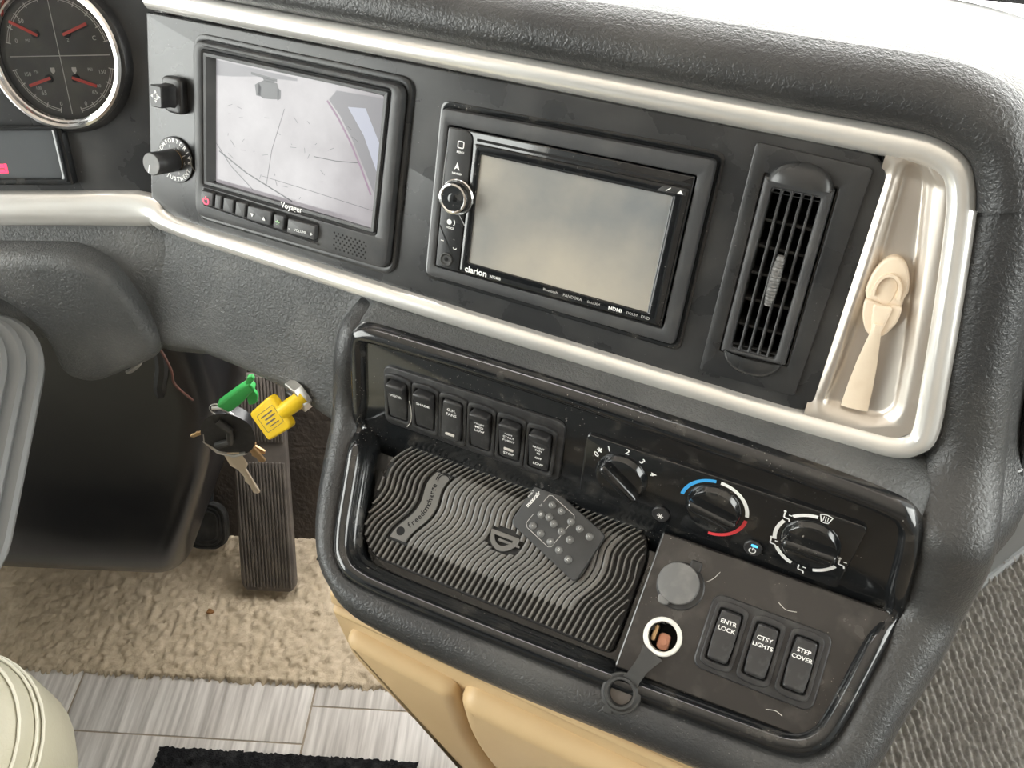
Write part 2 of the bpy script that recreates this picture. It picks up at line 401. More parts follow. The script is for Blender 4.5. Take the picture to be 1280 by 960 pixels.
# ribbed grey carpet over the step well, rows of loops
def loops_carpet(x0, x1, y0, y1, ang):
    st = 2.0; xs = np.arange(x0, x1, st); ys = np.arange(y0, y1, st); X, Y = np.meshgrid(xs, ys)
    ca, sa = math.cos(ang), math.sin(ang); a = X * ca + Y * sa; b = -X * sa + Y * ca
    pt = 10.5; row = np.floor(b / pt).astype(int); ph = rng.random(4000)
    wob = np.sin(a * .11 + ph[row % 4000] * 40) * 1.2
    fr = (b + wob) / pt; row = np.floor(fr).astype(int); q = np.abs(np.sin(np.pi * fr)) ** 1.1
    lp = a / 13.0 + ph[row % 4000] + .5 * (fr - row); tall = .72 + .4 * rng.random(9000)[(row * 31 + np.floor(lp).astype(int)) % 9000]
    h = 13.0 * q * (.45 + .55 * np.abs(np.sin(np.pi * lp)) ** .6) * tall + rng.random(X.shape) * .8
    v = [tuple(p) for p in np.stack([X.ravel(), Y.ravel(), h.ravel()], 1)]; nx = len(xs); ny = len(ys)
    return v, [(j * nx + i, j * nx + i + 1, (j + 1) * nx + i + 1, (j + 1) * nx + i) for j in range(ny - 1) for i in range(nx - 1)]
ROW_ANG = math.radians(-84)
rc = obj('step_carpet', loops_carpet(150, 820, 150, 800, ROW_ANG), 'rib_carpet', smooth=180, kind='stuff')
tag(rc, 'grey ribbed loop carpet beside the right end of the dashboard', 'carpet')
# pale lower wall beyond the dashboard's right end
wr = np.array([.52, .615, 0]); wd = np.array([.787, .617, 0]); wnrm = np.array([.617, -.787, 0])
def wp(a, z, o=0): p = (wr + wd * a) * 1000 + wnrm * o; return (p[0], p[1], z)
wall_vf = loops([[wp(-.25, 0, 0), wp(.9, 0, 0), wp(.9, 0, -20), wp(-.25, 0, -20)], [wp(-.25, 900, 0), wp(.9, 900, 0), wp(.9, 900, -20), wp(-.25, 900, -20)]])
obj('wall_right', fixn(wall_vf), 'pale_wall', kind='structure', smooth=0)
obj('baseboard_right', tube([wp(-.25, 6, 4), wp(.9, 6, 4)], 6, 8), 'pale_wall', kind='structure')

# windshield in front of the dashboard, its gasket and a wiper outside
ws0 = [(-1.15, .60, .93), (-.7, .72, .915), (-.2, .775, .905), (.15, .765, .90), (.45, .70, .895), (.75, .52, .89)]
ws = smooth_path(ws0, 5)
rows = []
for p in ws:
    q = p * 1000; rows.append([tuple(q + np.array([0, 0, 10 + 0])), tuple(q + np.array([0, 160, 480])), tuple(q + np.array([0, 260, 960]))])
wv = obj('window_1', fixn(sweep(rows)), 'clear_glass', kind='structure')
obj('window_seal', tube([tuple(p * 1000 + np.array([0, 2, 6])) for p in ws], 7, 8), 'gasket', wv)

# ================================================================ DASHBOARD
MA = A.mat()
dash = thing('dashboard', 'black grained vinyl dashboard with silver trim around the instrument fascia', 'dashboard', MA)
def wl_(pts): return to_local(MA, pts)

# black satin instrument fascia
ip = rpoly([(-377, -89), (183, -93), (197, -88), (198, 71), (188, 80), (-371, 82)], [3, 8, 12, 16, 10, 3])
fp_ = obj('fascia_panel', slab(ip, -22, 0, 2.2), 'satin_black', dash)
cut(fp_, slab([(129.5, -63), (173.5, -61), (172.5, 56), (129.5, 56)], -60, 20))
obj('fascia_backing', slab(rpoly([(-378, -112), (288, -112), (262, 60), (240, 94), (-374, 98)], [2, 8, 8, 14, 2]), -30, -24), 'vinyl', dash)
cut(bpy.data.objects['fascia_backing'], slab([(129.5, -63), (173.5, -61), (172.5, 56), (129.5, 56)], -60, 20))
# gauge panel
MG = MA.inverted() @ G.mat()
gp = [(-420, -150), (-10, -150), (2, 40), (-420, 40)]
obj('gauge_panel', moved(slab(gp, -10, 0, 0), Matrix([list(r[:3]) + [r[3] * 1000] for r in MG][:3] + [[0, 0, 0, 1]])), 'satin_black', dash)

# silver trim, one swept moulding
def A3(x, y, z=0): return A.at(x, y, z)
cpath = [(G.at(-420, -157, 2), G.n), (G.at(-200, -157, 2), G.n), (G.at(-80, -157, 2), G.n), (G.at(-35, -158, 4), G.n * .6 + A.n * .4)]
cpath += [(A3(x, y, -1), A.n) for x, y in ((-362, -86.5), (-325, -90), (-262, -91), (-80, -95.5), (30, -97), (170, -99), (235, -98), (252, -96.5), (262, -91), (266, -80), (260, -40), (251, 10), (243, 50), (238, 68), (231, 80), (217, 86.5), (195, 88), (130, 88.5), (20, 89.3), (-75, 90.2), (-262, 91.5), (-366, 92.5))]
pp = smooth_path([c[0] for c in cpath], 6); nn = smooth_path([c[1] for c in cpath], 6)
prof = []
for i in range(13):
    a = math.pi * i / 12; prof.append((-8.7 * math.cos(a), -4 + 12 * math.sin(a) ** .8))
rows = []
for i in range(len(pp)):
    t = pp[min(i + 1, len(pp) - 1)] - pp[max(i - 1, 0)]; t /= np.linalg.norm(t); n = nn[i] / np.linalg.norm(nn[i]); o = np.cross(t, n); o /= np.linalg.norm(o)
    wd_ = 1.85 if i < 16 else (1.85 - .8 * min(1, (i - 16) / 10))
    rows.append([pp[i] + (d * wd_ * o + h * n) / 1000 for d, h in prof])
v, f = sweep(rows); n = len(prof); f += [tuple(range(n)), tuple((len(rows) - 1) * n + k for k in range(n))[::-1]]
obj('silver_trim', fixn((wl_(v), f)), 'silver', dash, smooth=50)
# silver dish at the right end of the trim
rec = np.array(rpoly([(205, 76), (212, 80), (218, 70), (229, 22), (240, -38), (245, -72), (238, -81), (203, -80), (206, -42), (207.5, 17)], [2, 4, 6, 12, 12, 10, 8, 3, 10, 10], 3))
def sdf(x, y, P):
    d = 1e9; inside = False; n = len(P); j = n - 1
    for i in range(n):
        xi, yi = P[i]; xj, yj = P[j]; ex, ey = xj - xi, yj - yi; wx, wy = x - xi, y - yi
        t = max(0, min(1, (wx * ex + wy * ey) / (ex * ex + ey * ey + 1e-12))); d = min(d, (wx - ex * t) ** 2 + (wy - ey * t) ** 2)
        if (yi > y) != (yj > y) and x < (xj - xi) * (y - yi) / (yj - yi + 1e-12) + xi: inside = not inside
        j = i
    return -math.sqrt(d) if inside else math.sqrt(d)
def sm(a, b, x): t = max(0, min(1, (x - a) / (b - a))); return t * t * (3 - 2 * t)
def dish(s, y):
    xr = float(np.interp(y, [-98, -90, -80, -40, 10, 50, 68, 80, 88], [238, 251, 262, 258, 249.5, 241, 236, 229, 212])); x = 193 + s * (xr - 193)
    h = -1.5 + 3.0 * math.exp(-((x - 202) / 4.5) ** 2) * sm(-92, -74, y) * sm(84, 66, y)
    h += 4.2 * sm(.55, .9, s) + 4.2 * sm(-78, -91, y) + 4 * sm(68, 80, y)
    d = sdf(x, y, rec); h += -2.5 * sm(6, 0, d) - 2.4 * sm(.8, -.8, d)
    return (x, y, min(h, 2.6))
obj('trim_dish', grid(np.linspace(0, 1, 60), np.linspace(-97, 87, 130), dish), 'silver_satin', dash, smooth=60)

# hood: padded brow over the trim that runs back to the windshield
hp = [(G.at(-420, 36, 0), G.n, G.v), (G.at(-60, 36, 0), G.n, G.v)] + [(A3(x, y), A.n, None) for x, y in ((-372, 101), (-262, 100.5), (-75, 99), (60, 98), (130, 97), (185, 97), (214, 95.5), (234, 88), (244, 74), (249, 60))]
P_ = smooth_path([c[0] for c in hp], 7); N_ = smooth_path([c[1] for c in hp], 7)
hprof = [(-1, -8), (-1, 0), (1, 7), (6, 13), (13, 16), (21, 15), (28, 10), (34, 2), (39, -8), (45, -22), (56, -50), (72, -95), (100, -180), (128, -290)]
rows = []
for i in range(len(P_)):
    t = P_[min(i + 1, len(P_) - 1)] - P_[max(i - 1, 0)]; t /= np.linalg.norm(t); n = N_[i] / np.linalg.norm(N_[i]); o = np.cross(n, t); 
    if o @ (A.v * .6 + A.u * .8) < 0: o = -o
    row = []
    for k, (d, h) in enumerate(hprof):
        q = P_[i] + (d * o + h * n) / 1000
        if k > 8:
            e = (k - 8) / 5; q = q + e * e * .055 * np.array([0, 0, -1.0])
            sidew = max(0, o @ A.u); q = q + sidew * e * np.array([.10, -.02, -.02]); q[2] -= 0
            if o @ A.u < .4: q[1] = min(q[1], np.interp(q[0], [p[0] for p in ws], [p[1] for p in ws]) + .0)
        row.append(q)
    rows.append(row)
v, f = sweep(rows); v = wl_(v); L0 = len(hprof)
brow = fixn(([v[i] for i in range(len(v))], [q for q in f if (min(q) % L0) < 8 and (max(q) % L0) <= 9]))
top_f = [q for q in f if not ((min(q) % L0) < 8 and (max(q) % L0) <= 9)]
obj('hood_brow', brow, 'vinyl', dash, smooth=60)
obj('dash_top', fixn((v, top_f)), 'vinyl_dusty', dash, smooth=60)
# raised crease along the dash top
# padded rim: right column, round the console shelf, up its left side
rp = [(A3(249, 72, -4), A.n, A.u, 1.2), (A3(252, 54), A.n, A.u, 1.25), (A3(258, 10), A.n, A.u, 1.25), (A3(268, -45), A.n, A.u, 1.25), (A3(279, -92), A.n, A.u, 1.3), (B.at(313, 30), B.n, UX, 1.35), (B.at(318, 0), B.n, UX, 1.35),
      (B.at(321, -36), (B.n + D.n * .4), UX, 1.25), (D.at(76, 38), D.n, UX - .12 * D.v, 1.15), (D.at(68, 0), D.n, UX - .2 * D.v, 1.05), (D.at(62, -32), D.n, UX - .3 * D.v, 1.0),
      (D.at(52, -50), D.n, UX * .7 - D.v * .7, 1.0), (D.at(32, -58), D.n, -D.v, .95), (D.at(-60, -61), D.n, -D.v, .95), (D.at(-180, -64), D.n, -D.v, .95), (D.at(-285, -64), D.n, -D.v, .84), (D.at(-314, -57), D.n, -UX * .5 - D.v * .85, .66),
      (D.at(-329, -40), D.n, -UX * .92 - D.v * .4, .72), (D.at(-340, -10), D.n, -UX, .85), (D.at(-347, 25), D.n, -UX, .95), (D.at(-353, 48), D.n + B.n * .5, -UX, .95), (B.at(-116, -25), B.n, -UX, .9), (B.at(-113, 10), B.n, -UX, .9), (B.at(-112, 30, -4), B.n, -UX, .85), (B.at(-112, 42, -12), B.n, -UX, .75), (B.at(-112, 50, -28), B.n, -UX, .65)]
P_ = smooth_path([c[0] for c in rp], 6); N_ = smooth_path([c[1] for c in rp], 6); O_ = smooth_path([c[2] for c in rp], 6); S_ = smooth_path([[c[3]] for c in rp], 6)
rprof = [(-6, -14), (-4, -4), (0, -1), (3, 1.5), (9, 3.5), (16, 3), (23, -1), (28, -8), (31, -18), (32, -32), (30, -60), (26, -90)]
rows = []
for i in range(len(P_)):
    n = N_[i] / np.linalg.norm(N_[i]); o = O_[i] / np.linalg.norm(O_[i]); rows.append([P_[i] + (d * S_[i][0] * o + h * n) / 1000 for d, h in rprof])
v, f = sweep(rows); L1 = len(rprof); f += [tuple(range(L1)), tuple(len(v) - 1 - q for q in range(L1))]
obj('padded_rim', fixn((wl_(v), f)), 'vinyl', dash, smooth=70)
rim_rows = rows
# band between the trim and the console, continuing left as the knee fascia
def band_pt(x, t):
    k = sm(-176, -138, x)                                  # 0 on the knee fascia, 1 above the console
    a = A.at(x, -100, -7 - 6 * math.sin(math.pi * min(1, t * 1.2)) * 0)
    low_y = np.interp(x, [-395, -375, -330, -289, -235, -189, -150], [-221, -221, -211, -213, -219, -234, -243])
    knee = A.at(x, -100 + t * (low_y + 100), -8 + 10 * math.sin(math.pi * .5 * t) - 16 * sm(.88, 1, t))
    bx = x - 29.3
    tgt = B.at(bx + 58.5 * 0, 52 - 6, -1) + (x * 0) * UX; bx_ = x + 29.3; tgt = B.O + (bx_ * B.u + np.interp(bx_, [250, 285, 300, 312, 320], [47, 45, 40, 30, 14]) * B.v + np.interp(bx_, [250, 285, 300, 312, 320], [-1.5, -2, -3, -6, -10]) * B.n) / 1000
    con = a * (1 - t) + tgt * t + (5 * math.sin(math.pi * t) * (A.n + ZZ) / 2) / 1000
    return knee * (1 - k) + con * k
vf = grid(np.linspace(-392, 290, 120), np.linspace(0, 1, 22), lambda x, t: tuple(band_pt(x, t)))
obj('knee_fascia', (wl_(vf[0]), vf[1]), 'fascia_vinyl', dash, smooth=70)
# underside return of the knee fascia and the part left of the kink
def left_pt(x, t): return G.at(x, -165 - t * 120, -2 - 6 * t + 8 * math.sin(math.pi * t))
vf = grid(np.linspace(-420, -22, 30), np.linspace(0, 1, 8), lambda x, t: tuple(left_pt(x, t)))
obj('lower_fascia', (wl_(vf[0]), vf[1]), 'fascia_vinyl', dash, smooth=70)
# right end panel of the dash under the hood
er = []
for k_, r_ in enumerate(rim_rows[:34]):
    p0 = np.array(r_[8]); g_ = 1 - .9 * sm(16, 33, k_); er.append([p0, p0 + (FW * .03 + UX * .013 - ZZ * .004) * g_, p0 + (FW * .10 + UX * .045 - ZZ * .02) * g_, p0 + (FW * .26 + UX * .11 - ZZ * .05) * g_])
ev, ef = sweep(er)
obj('end_panel', fixn((wl_(ev), ef)), 'vinyl', dash, smooth=70)
# dark core that closes the console behind its panels
core = [K.at(-318, -60, 40), K.at(75, -60, 40)]
def ko(z, x0, x1, f0, f1): return [tuple(K.at(x0, z, -f0)), tuple(K.at(x1, z, -f0)), tuple(K.at(x1, z, -f1)), tuple(K.at(x0, z, -f1))]
v, f = loops([ko(-660, -225, 70, -48, 330), ko(-330, -262, 74, -48, 330), ko(-120, -316, 76, -52, 330), ko(-70, -320, 78, -52, 330)])
obj('console_core', fixn((wl_(v), f)), 'dark_plastic', dash, smooth=0)
# black slotted rail along the right end of the dash
MR = A.mat(307, -70, -24, 13, 0, 40)
rail = thing('end_rail', 'narrow black slotted rail on the far right end of the dashboard', 'rail', MR)
obj('rail_frame', ringslab(rrect(10, 0, 26, 150, 4), rrect(10, 0, 16, 136, 3), -6, 6, 1.2), 'gloss_black', rail)
obj('rail_back', slab(rrect(10, 0, 24, 146, 3), -8, -3), 'void', rail)
obj('latch', slab(rrect(14, -48, 9, 30, 3), -3, 9, 2), 'gloss_black', rail)

# ================================================================ BEIGE CABINET UNDER THE CONSOLE
MK = K.mat()
cab = thing('console_cabinet', 'beige moulded plastic cabinet under the console shelf', 'cabinet', MK)
face = rpoly([(-225, -470), (70, -470), (70, -78), (-324, -78), (-329, -150), (-298, -256), (-256, -362)], [20, 5, 5, 5, 20, 60, 40], 5)
obj('cabinet_body', slab(face, 30, 58, 6), 'beige_plastic', cab)
obj('top_rail', slab(rpoly([(-328, -68), (70, -92), (70, -62), (-324, -47)], 4), 56, 66, 4), 'beige_plastic', cab)
obj('upper_band', slab(rpoly([(-328, -140), (70, -165), (70, -94), (-327, -72)], 5), 50, 69, 5), 'beige_plastic', cab)
dl = rpoly([(-200, -400), (-186, -300), (-208, -230), (-211, -108), (-312, -91), (-314, -120), (-281, -205), (-240, -300)], [20, 40, 40, 12, 12, 20, 50, 40], 5)
obj('door', slab(dl, 50, 82, 11, 5), 'beige_plastic', cab)
dr = rpoly([(-130, -430), (70, -430), (70, -118), (-196, -102), (-206, -112), (-205, -190), (-184, -262)], [30, 5, 5, 14, 12, 40, 40], 5)
obj('drawer_front', slab(dr, 50, 86, 16, 6), 'beige_plastic', cab)

# ================================================================ CONSOLE PANEL (gloss black surround, shelf and tray)
con = thing('center_console', 'gloss black console surround with tray, wrapped by the padded dash rim', 'console', D.mat())
MD = D.mat()
def dl_(pts): return to_local(MD, pts)
DB = Matrix([list(r[:3]) + [r[3] * 1000] for r in (MD.inverted() @ B.mat())][:3] + [[0, 0, 0, 1]])   # upper face frame -> shelf frame, mm
obj('upper_face', moved(slab(rpoly([(-112, -50), (316, -50), (303, 44), (-107, 48)], [2, 2, 12, 10]), -12, 0, .6), DB), 'gloss_black', con)
shelf_ = obj('shelf_plate', slab(rpoly([(-90, -46), (56, -42), (72, 56), (-88, 56)], [2, 16, 2, 2]), -30, 0, 2), 'shelf_gloss', con)
cut(shelf_, lathe([(10.1, -60), (10.1, 20)], 36, True, True, cx=-64.5, cy=-14.5))
tray = join(box(-350, -88, -60, 75, -34, -24), fixn(moved(slab([(-112, -80), (154, -80), (154, -48), (-112, -48)], -8, -1), DB)))
obj('tray', tray, 'gloss_black', con)
# tubular gloss bezel round the whole console
bz = [(B.at(-100, 44), B.n), (B.at(-60, 45.5), B.n), (B.at(70, 45.5), B.n), (B.at(230, 42), B.n), (B.at(285, 38), B.n), (B.at(300, 31), B.n), (B.at(306, 15), B.n), (B.at(311, -25), B.n), (B.at(314, -46), B.n + D.n * .7),
      (D.at(66, 30), D.n), (D.at(56, -20), D.n), (D.at(49, -38), D.n), (D.at(34, -48), D.n), (D.at(0, -50.5), D.n), (D.at(-120, -55), D.n), (D.at(-240, -57), D.n), (D.at(-295, -56), D.n), (D.at(-315, -48), D.n), (D.at(-325, -30), D.n),
      (D.at(-335, 5), D.n), (D.at(-343, 35), D.n), (B.at(-110, -48), B.n + D.n * .7), (B.at(-109, -20), B.n), (B.at(-108, 20), B.n), (B.at(-107, 36), B.n)]
P_ = smooth_path([c[0] for c in bz], 6, True); N_ = smooth_path([c[1] for c in bz], 6, True); m = len(P_)
bp_ = [(9, -6), (8.2, 0), (6, 4), (2.5, 6), (-1, 6), (-4, 4), (-6, 0), (-8, -4), (-11, -6), (-11.5, -24)]
rows = []
for i in range(m):
    t = P_[(i + 1) % m] - P_[i - 1]; t /= np.linalg.norm(t); n = N_[i] / np.linalg.norm(N_[i]); o = np.cross(n, t); o /= np.linalg.norm(o)
    rows.append([P_[i] + (d * o + h * n) / 1000 for d, h in bp_])
v, f = sweep(rows, True); obj('bezel', fixn((dl_(v), f)), 'gloss_black', con, smooth=70)

# ---------------------------------------------------------------- rubber tray mat with wavy ribs
mt = thing('tray_mat', 'black wavy ribbed rubber phone mat lying in the console tray', 'mat', D.mat(0, 0, -14))
wy = np.array([-45, -21, -15, -7, 1, 11, 19, 26, 33, 40, 48, 54, 62, 75]); wx = np.array([-5, -.6, 0, 4, 10, 13.2, 13.6, 11.5, 12, 15.5, 21, 27, 38, 52])
yy_ = np.linspace(-42, 66, 60); wxs = np.interp(yy_, wy, wx); wxs = np.convolve(np.pad(wxs, 3, 'edge'), np.ones(7) / 7, 'valid')
def wave(y): return float(np.interp(y, yy_, wxs))
ml = rpoly([(-318, -24), (-300, -40), (-96, -40), (-94, 38), (-104, 57), (-300, 60), (-318, 40)], [14, 10, 6, 10, 12, 16, 20], 4)
def mat_h(y): return 11 * sm(-26, -44, y) * 0 + 5 * sm(46, 62, y)
obj('mat_base', slab(ml, -8, 0, 1), 'mat_base', mt)
mlp = np.array(ml)
ribs = []; k0 = -372.0; pitch = 4.75
for k in range(64):
    x0 = k0 + k * pitch
    in_pad = 14.5 <= (x0 + 306.5) <= 29.5
    seg = []
    for y in np.linspace(-40, 60, 52):
        x = x0 + wave(y)
        seg.append((x, y, sdf(x, y, mlp) < -1.2))
    run = []
    def flush(run):
        if len(run) < 3: return
        rowsr = []
        for (x, y) in run:
            flat_zone = (-22 < y < 43) and (-278 < x0 + 13 < -118) 
            w = 1.85 if flat_zone else .8; hh = 3.0 if flat_zone else 4.0
            rowsr.append([(x - w - .25, y, -.5), (x - w, y, hh - .5), (x - w * .5, y, hh), (x + w * .5, y, hh), (x + w, y, hh - .5), (x + w + .25, y, -.5)])
        v_, f_ = sweep(rowsr); f_ += [(0, 1, 2, 3, 4, 5), tuple(len(v_) - 6 + q for q in (5, 4, 3, 2, 1, 0))]
        ribs.append((v_, f_))
    for (x, y, ins) in seg:
        ok = ins and not (in_pad and -21 < y < 42)
        if ok and (x + 202) ** 2 / 15 ** 2 + (y - 9) ** 2 / 9 ** 2 < 1: ok = False
        if ok: run.append((x, y))
        else: flush(run); run = []
    flush(run)
rb_ = obj('ribs', join(*ribs), 'mat_rubber', mt, smooth=50, kind='stuff')
pad_l = [(-292 + wave(y) + 1.2, y) for y in np.linspace(-20, 41, 24)]; pad_r = [(-276.2 + wave(y) - .6, y) for y in np.linspace(41, -20, 24)]
pad = obj('logo_pad', slab(pad_r[::-1] + pad_l[::-1], -.5, 2.9, 0), 'mat_rubber', mt, smooth=0)
obj('hole', lathe([(3.6, 3.0), (3.4, 2.95)], 20, cx=-284.5, cy=-13), 'void', pad)
s_ = 'freedomcharge'; lt = []
for i, ch in enumerate(s_):
    y = -6.5 + i * 3.05; x = -284 + wave(y); slope = math.degrees(math.atan2(6.1, wave(y + 3.05) - wave(y - 3.05)))
    lt.append(text(ch, 6.2, x, y, 3.1, slope, bold=.12))
lt.append(arc_band(-266, 36, 4.6, 5.4, 20, 200, 3.1)); lt.append(arc_band(-266, 36, 6.2, 7.0, 30, 190, 3.1))
obj('lettering', join(*lt), 'void', pad, smooth=0)
em = obj('emblem', ringslab(rpoly([(-214, 14), (-190, 14), (-190, 10), (-195, 3), (-203, 0), (-211, 4)], [1, 1, 1, 6, 8, 6]), rpoly([(-211, 11.5), (-194, 11.5), (-194, 9.5), (-198, 5.5), (-203, 3.5), (-208.5, 6)], [1, 1, 1, 5, 6, 5]), -.5, 3.3, .4), 'mat_rubber', mt)
obj('emblem_bar', slab(rpoly([(-206, 9.5), (-188, 9.5), (-188, 7.4), (-206, 7.4)][::-1], .5), -.5, 3.2, .3), 'mat_rubber', em)

# ---------------------------------------------------------------- remote on the mat
MRm = D.mat(-164, 31.5, -8.5, -22, 0, 0)
rem = thing('remote_control', 'slim black card remote lying askew on the ribbed rubber mat', 'remote', MRm)
rw, rh = 68, 42
obj('body', slab(rpoly([(-rw / 2 + 3, -rh / 2), (rw / 2 + 3, -rh / 2), (rw / 2 - 3, rh / 2), (-rw / 2 - 3, rh / 2)], 4.5), -2.5, 2.6, 1), 'remote_black', rem)
obj('outline', join(polyline([(-25 + p[0], -1 + p[1]) for p in [(3, 9), (3, 15.5), (5, 17), (28, 17), (30, 15), (31, -12), (29, -14), (7, -14), (4, -12), (3.6, -3)]], .45, 2.68)), 'grey_print', rem, smooth=0)
obj('lettering', join(text('maxxair', 4.6, -29.5, 4, 2.7, 90, bold=.12), text('MAX-T', 2.2, -33.5, 6, 2.7, 90), text('TV', 2.0, -21.5, 4.5, 2.7, 90)), 'white_print', rem, smooth=0)
bt = [(-16.5, -.5), (-15, 10.8), (-6.5, 12), (-10.5, -.8 + 3), (-15.5, -11.2), (-4.5, .8), (-7, -11.4), (4.5, 11), (4, .5), (13, .2), (3, -10.8), (12, -11), (22, -11.5), (13, 11.5), (22.5, 12)]
gly = ['O', '/', 'O', '+', 'v', '-', '^', '/', '-', 'x', 'H', 'O', 'M', 'C', '/']
for (x, y), g_ in zip(bt, gly):
    b_ = obj('button', lathe([(3.1, 2.4), (3.0, 3.2), (2.4, 3.8), (1.3, 4.1)], 18, cx=x, cy=y), 'remote_button', rem)
    obj('lettering', text(g_, 2.6, x, y, 4.2, 90), 'white_print', b_, smooth=0)

# ---------------------------------------------------------------- power sockets on the shelf
ps = thing('power_socket', 'closed power socket with a round grey rubber cap on the shelf', 'socket', D.mat(-64, 23, 0))
obj('base_ring', lathe([(17, -2), (17, 1.5), (16.2, 2.2), (14.5, 2.2)], 36), 'switch_black', ps)
cpv = obj('cap', lathe([(14.8, 1), (14.8, 6.6), (14.2, 7.6), (13, 8)], 36, cx=-1.5, cy=1), 'grey_cap', ps)
obj('hinge_tab', slab(rrect(6, 16.5, 8, 8, 1.5), 1, 5, 1), 'switch_black', cpv)
obj('pull_tab', slab(rrect(-7.5, -12.5, 9, 8, 3.5), 1, 7, 1), 'grey_cap', cpv)
po = thing('power_socket', 'open power socket with white rim and dangling rubber cap', 'socket', D.mat(-64.5, -14.5, 0))
obj('rim', lathe([(13.6, -2), (13.6, 2.6), (12.8, 3.4), (10.6, 3.4), (10.2, 2), (10.0, -12)], 36, cap1=False), 'socket_white', po)
obj('well', lathe([(10.4, -16), (10.4, -15)], 30), 'void', po)
obj('contact', join(slab(rrect(1, -3, 8.5, 12, 3), -15, -6.5, 1), tube([(1, -3, -7), (1, -3, -4.5)], 2.6, 14)), 'copper', po)
obj('contact_spring', slab(rrect(-6.5, 1, 3.4, 12, 1.5), -15, -4, .8), 'brass', po)
obj('notch', join(box(-5, -1.5, 8.5, 11, -10, 3.0), box(-9.5, -7.5, 2, 7, -10, 2.4)), 'void', po)
hang = obj('cap', lathe([(6, 3.0), (8, 3.2), (9, 9.6), (10.6, 9.6), (11.4, 7.4), (12.3, 5.6), (13.8, 5.2), (14.2, 3), (14, 0)], 32, True, False, cx=-14.5, cy=-46), 'rubber', po)
obj('cap_floor', lathe([(7.6, 4.0), (7, 4.1)], 24, cx=-14.5, cy=-46), 'pedal_rubber', hang)
obj('cap_tab', slab(rrect(-20, -60, 7, 5, 2), 1, 5, .8), 'rubber', hang)
st_ = [(-3, -12.5, 3.2), (-4.5, -18, 4.4), (-7, -25, 7.5), (-9.5, -33, 8.5), (-11.5, -38, 6)]
rows = []
for i, p in enumerate(st_):
    w = (8, 6.2, 5, 5, 6)[i]; rows.append([(p[0] - w, p[1] + w * .35, p[2] - 1.2), (p[0] - w, p[1] + w * .35, p[2] + .6), (p[0] + w, p[1] - w * .35, p[2] + .6), (p[0] + w, p[1] - w * .35, p[2] - 1.2)])
obj('strap', fixn(loops(rows)), 'rubber', po)

# ---------------------------------------------------------------- rocker switches
def rocker_fn(up):
    def f(x, y):
        t = y / 18
        return (2.6 * t if up else -1.2 * t) + 1.6 * (1 if t > .5 else 0) * sm(.5, .62, t) * (1 if up else 0) - .9 * (1 - t * t)
    return f
def rocker(P, x, y, label, words, w, h, up, lens=None, sizes=3.0, group=None):
    t = thing('rocker_switch', label, 'switch', P.mat(x, y, 2.2), group)
    obj('bezel', ringslab(rpoly([(-w / 2 - 3.6, -h / 2 - 4), (0, -h / 2 - 6), (w / 2 + 3.6, -h / 2 - 4), (w / 2 + 3.6, h / 2 + 4), (0, h / 2 + 6.5), (-w / 2 - 3.6, h / 2 + 4)], [4, 14, 4, 4, 14, 4], 4),
                          rpoly([(-w / 2 - .5, -h / 2 - .6), (0, -h / 2 - 1), (w / 2 + .5, -h / 2 - .6), (w / 2 + .5, h / 2 + .6), (0, h / 2 + 1.2), (-w / 2 - .5, h / 2 + .6)], [2, 8, 2, 2, 8, 2], 4), -2, 2.0, .8), 'switch_black', t)
    obj('well', slab(rrect(0, 0, w + 2, h + 2, 2), -2, .2), 'void', t)
    out = rpoly([(-w / 2 + 1.2, -h / 2), (w / 2 - 1.2, -h / 2), (w / 2 + .3, 0), (w / 2 - .8, h / 2), (-w / 2 + .8, h / 2), (-w / 2 - .3, 0)], [2, 2, 10, 2.6, 2.6, 10], 4)
    # finely sliced top so that the tilt and the raised end read
    fn = rocker_fn(up); zt = 5.0
    ys = list(np.linspace(-h / 2, -h / 2 + 3, 5)) + list(np.linspace(-h / 2 + 4, h / 2 - 4, 16)) + list(np.linspace(h / 2 - 3, h / 2, 6))
    rows = []
    for yy in ys:
        e = min(yy + h / 2, h / 2 - yy); hw = w / 2 - 1.0 * (abs(yy) / (h / 2)) ** 2 - (2.2 * (1 - math.sqrt(max(0, 1 - (1 - min(1, e / 2.2)) ** 2))))
        z = zt + fn(0, yy) - 1.5 * (1 - min(1, e / 1.8)) ** 2
        rows.append([(-hw, yy, -1), (-hw, yy, z - 1.2), (-hw + .45, yy, z - .35), (-hw + 1.4, yy, z), (hw - 1.4, yy, z), (hw - .45, yy, z - .35), (hw, yy, z - 1.2), (hw, yy, -1)])
    v_, f_ = sweep(rows); f_ += [tuple(range(8)), tuple(len(v_) - 1 - q for q in range(8))]
    rk = obj('rocker', fixn((v_, f_)), 'rocker_black', t, smooth=40)
    parts = []
    for (s, yy, sz) in words:
        tv, tf = text(s, sz, 0, yy, 0, sx=1.12, bold=.06); parts.append(([(a, b, zt + fn(a, b) + .12) for a, b, _ in tv], tf))
    if parts: obj('lettering', join(*parts), 'white_print', rk, smooth=0)
    if lens is not None: obj('lens', shifted(slab(rrect(0, 0, 8, 2.4, .6), 0, .5, .2), 0, lens, zt + fn(0, lens) - .1), 'amber_lens', rk)
    return t
def sw_frame(P, cx, cy, w, h, label):
    t = thing('switch_frame', label, 'frame', P.mat(cx, cy, 0))
    obj('plate', slab(rrect(0, 0, w, h, 7, 5), -1, 2.2, 1.2), 'switch_black', t)
    return t
sw_frame(B, -7.5, -4, 154, 56, 'long black switch frame holding six rockers above the tray')
gU = 'rocker switches in the row of six'
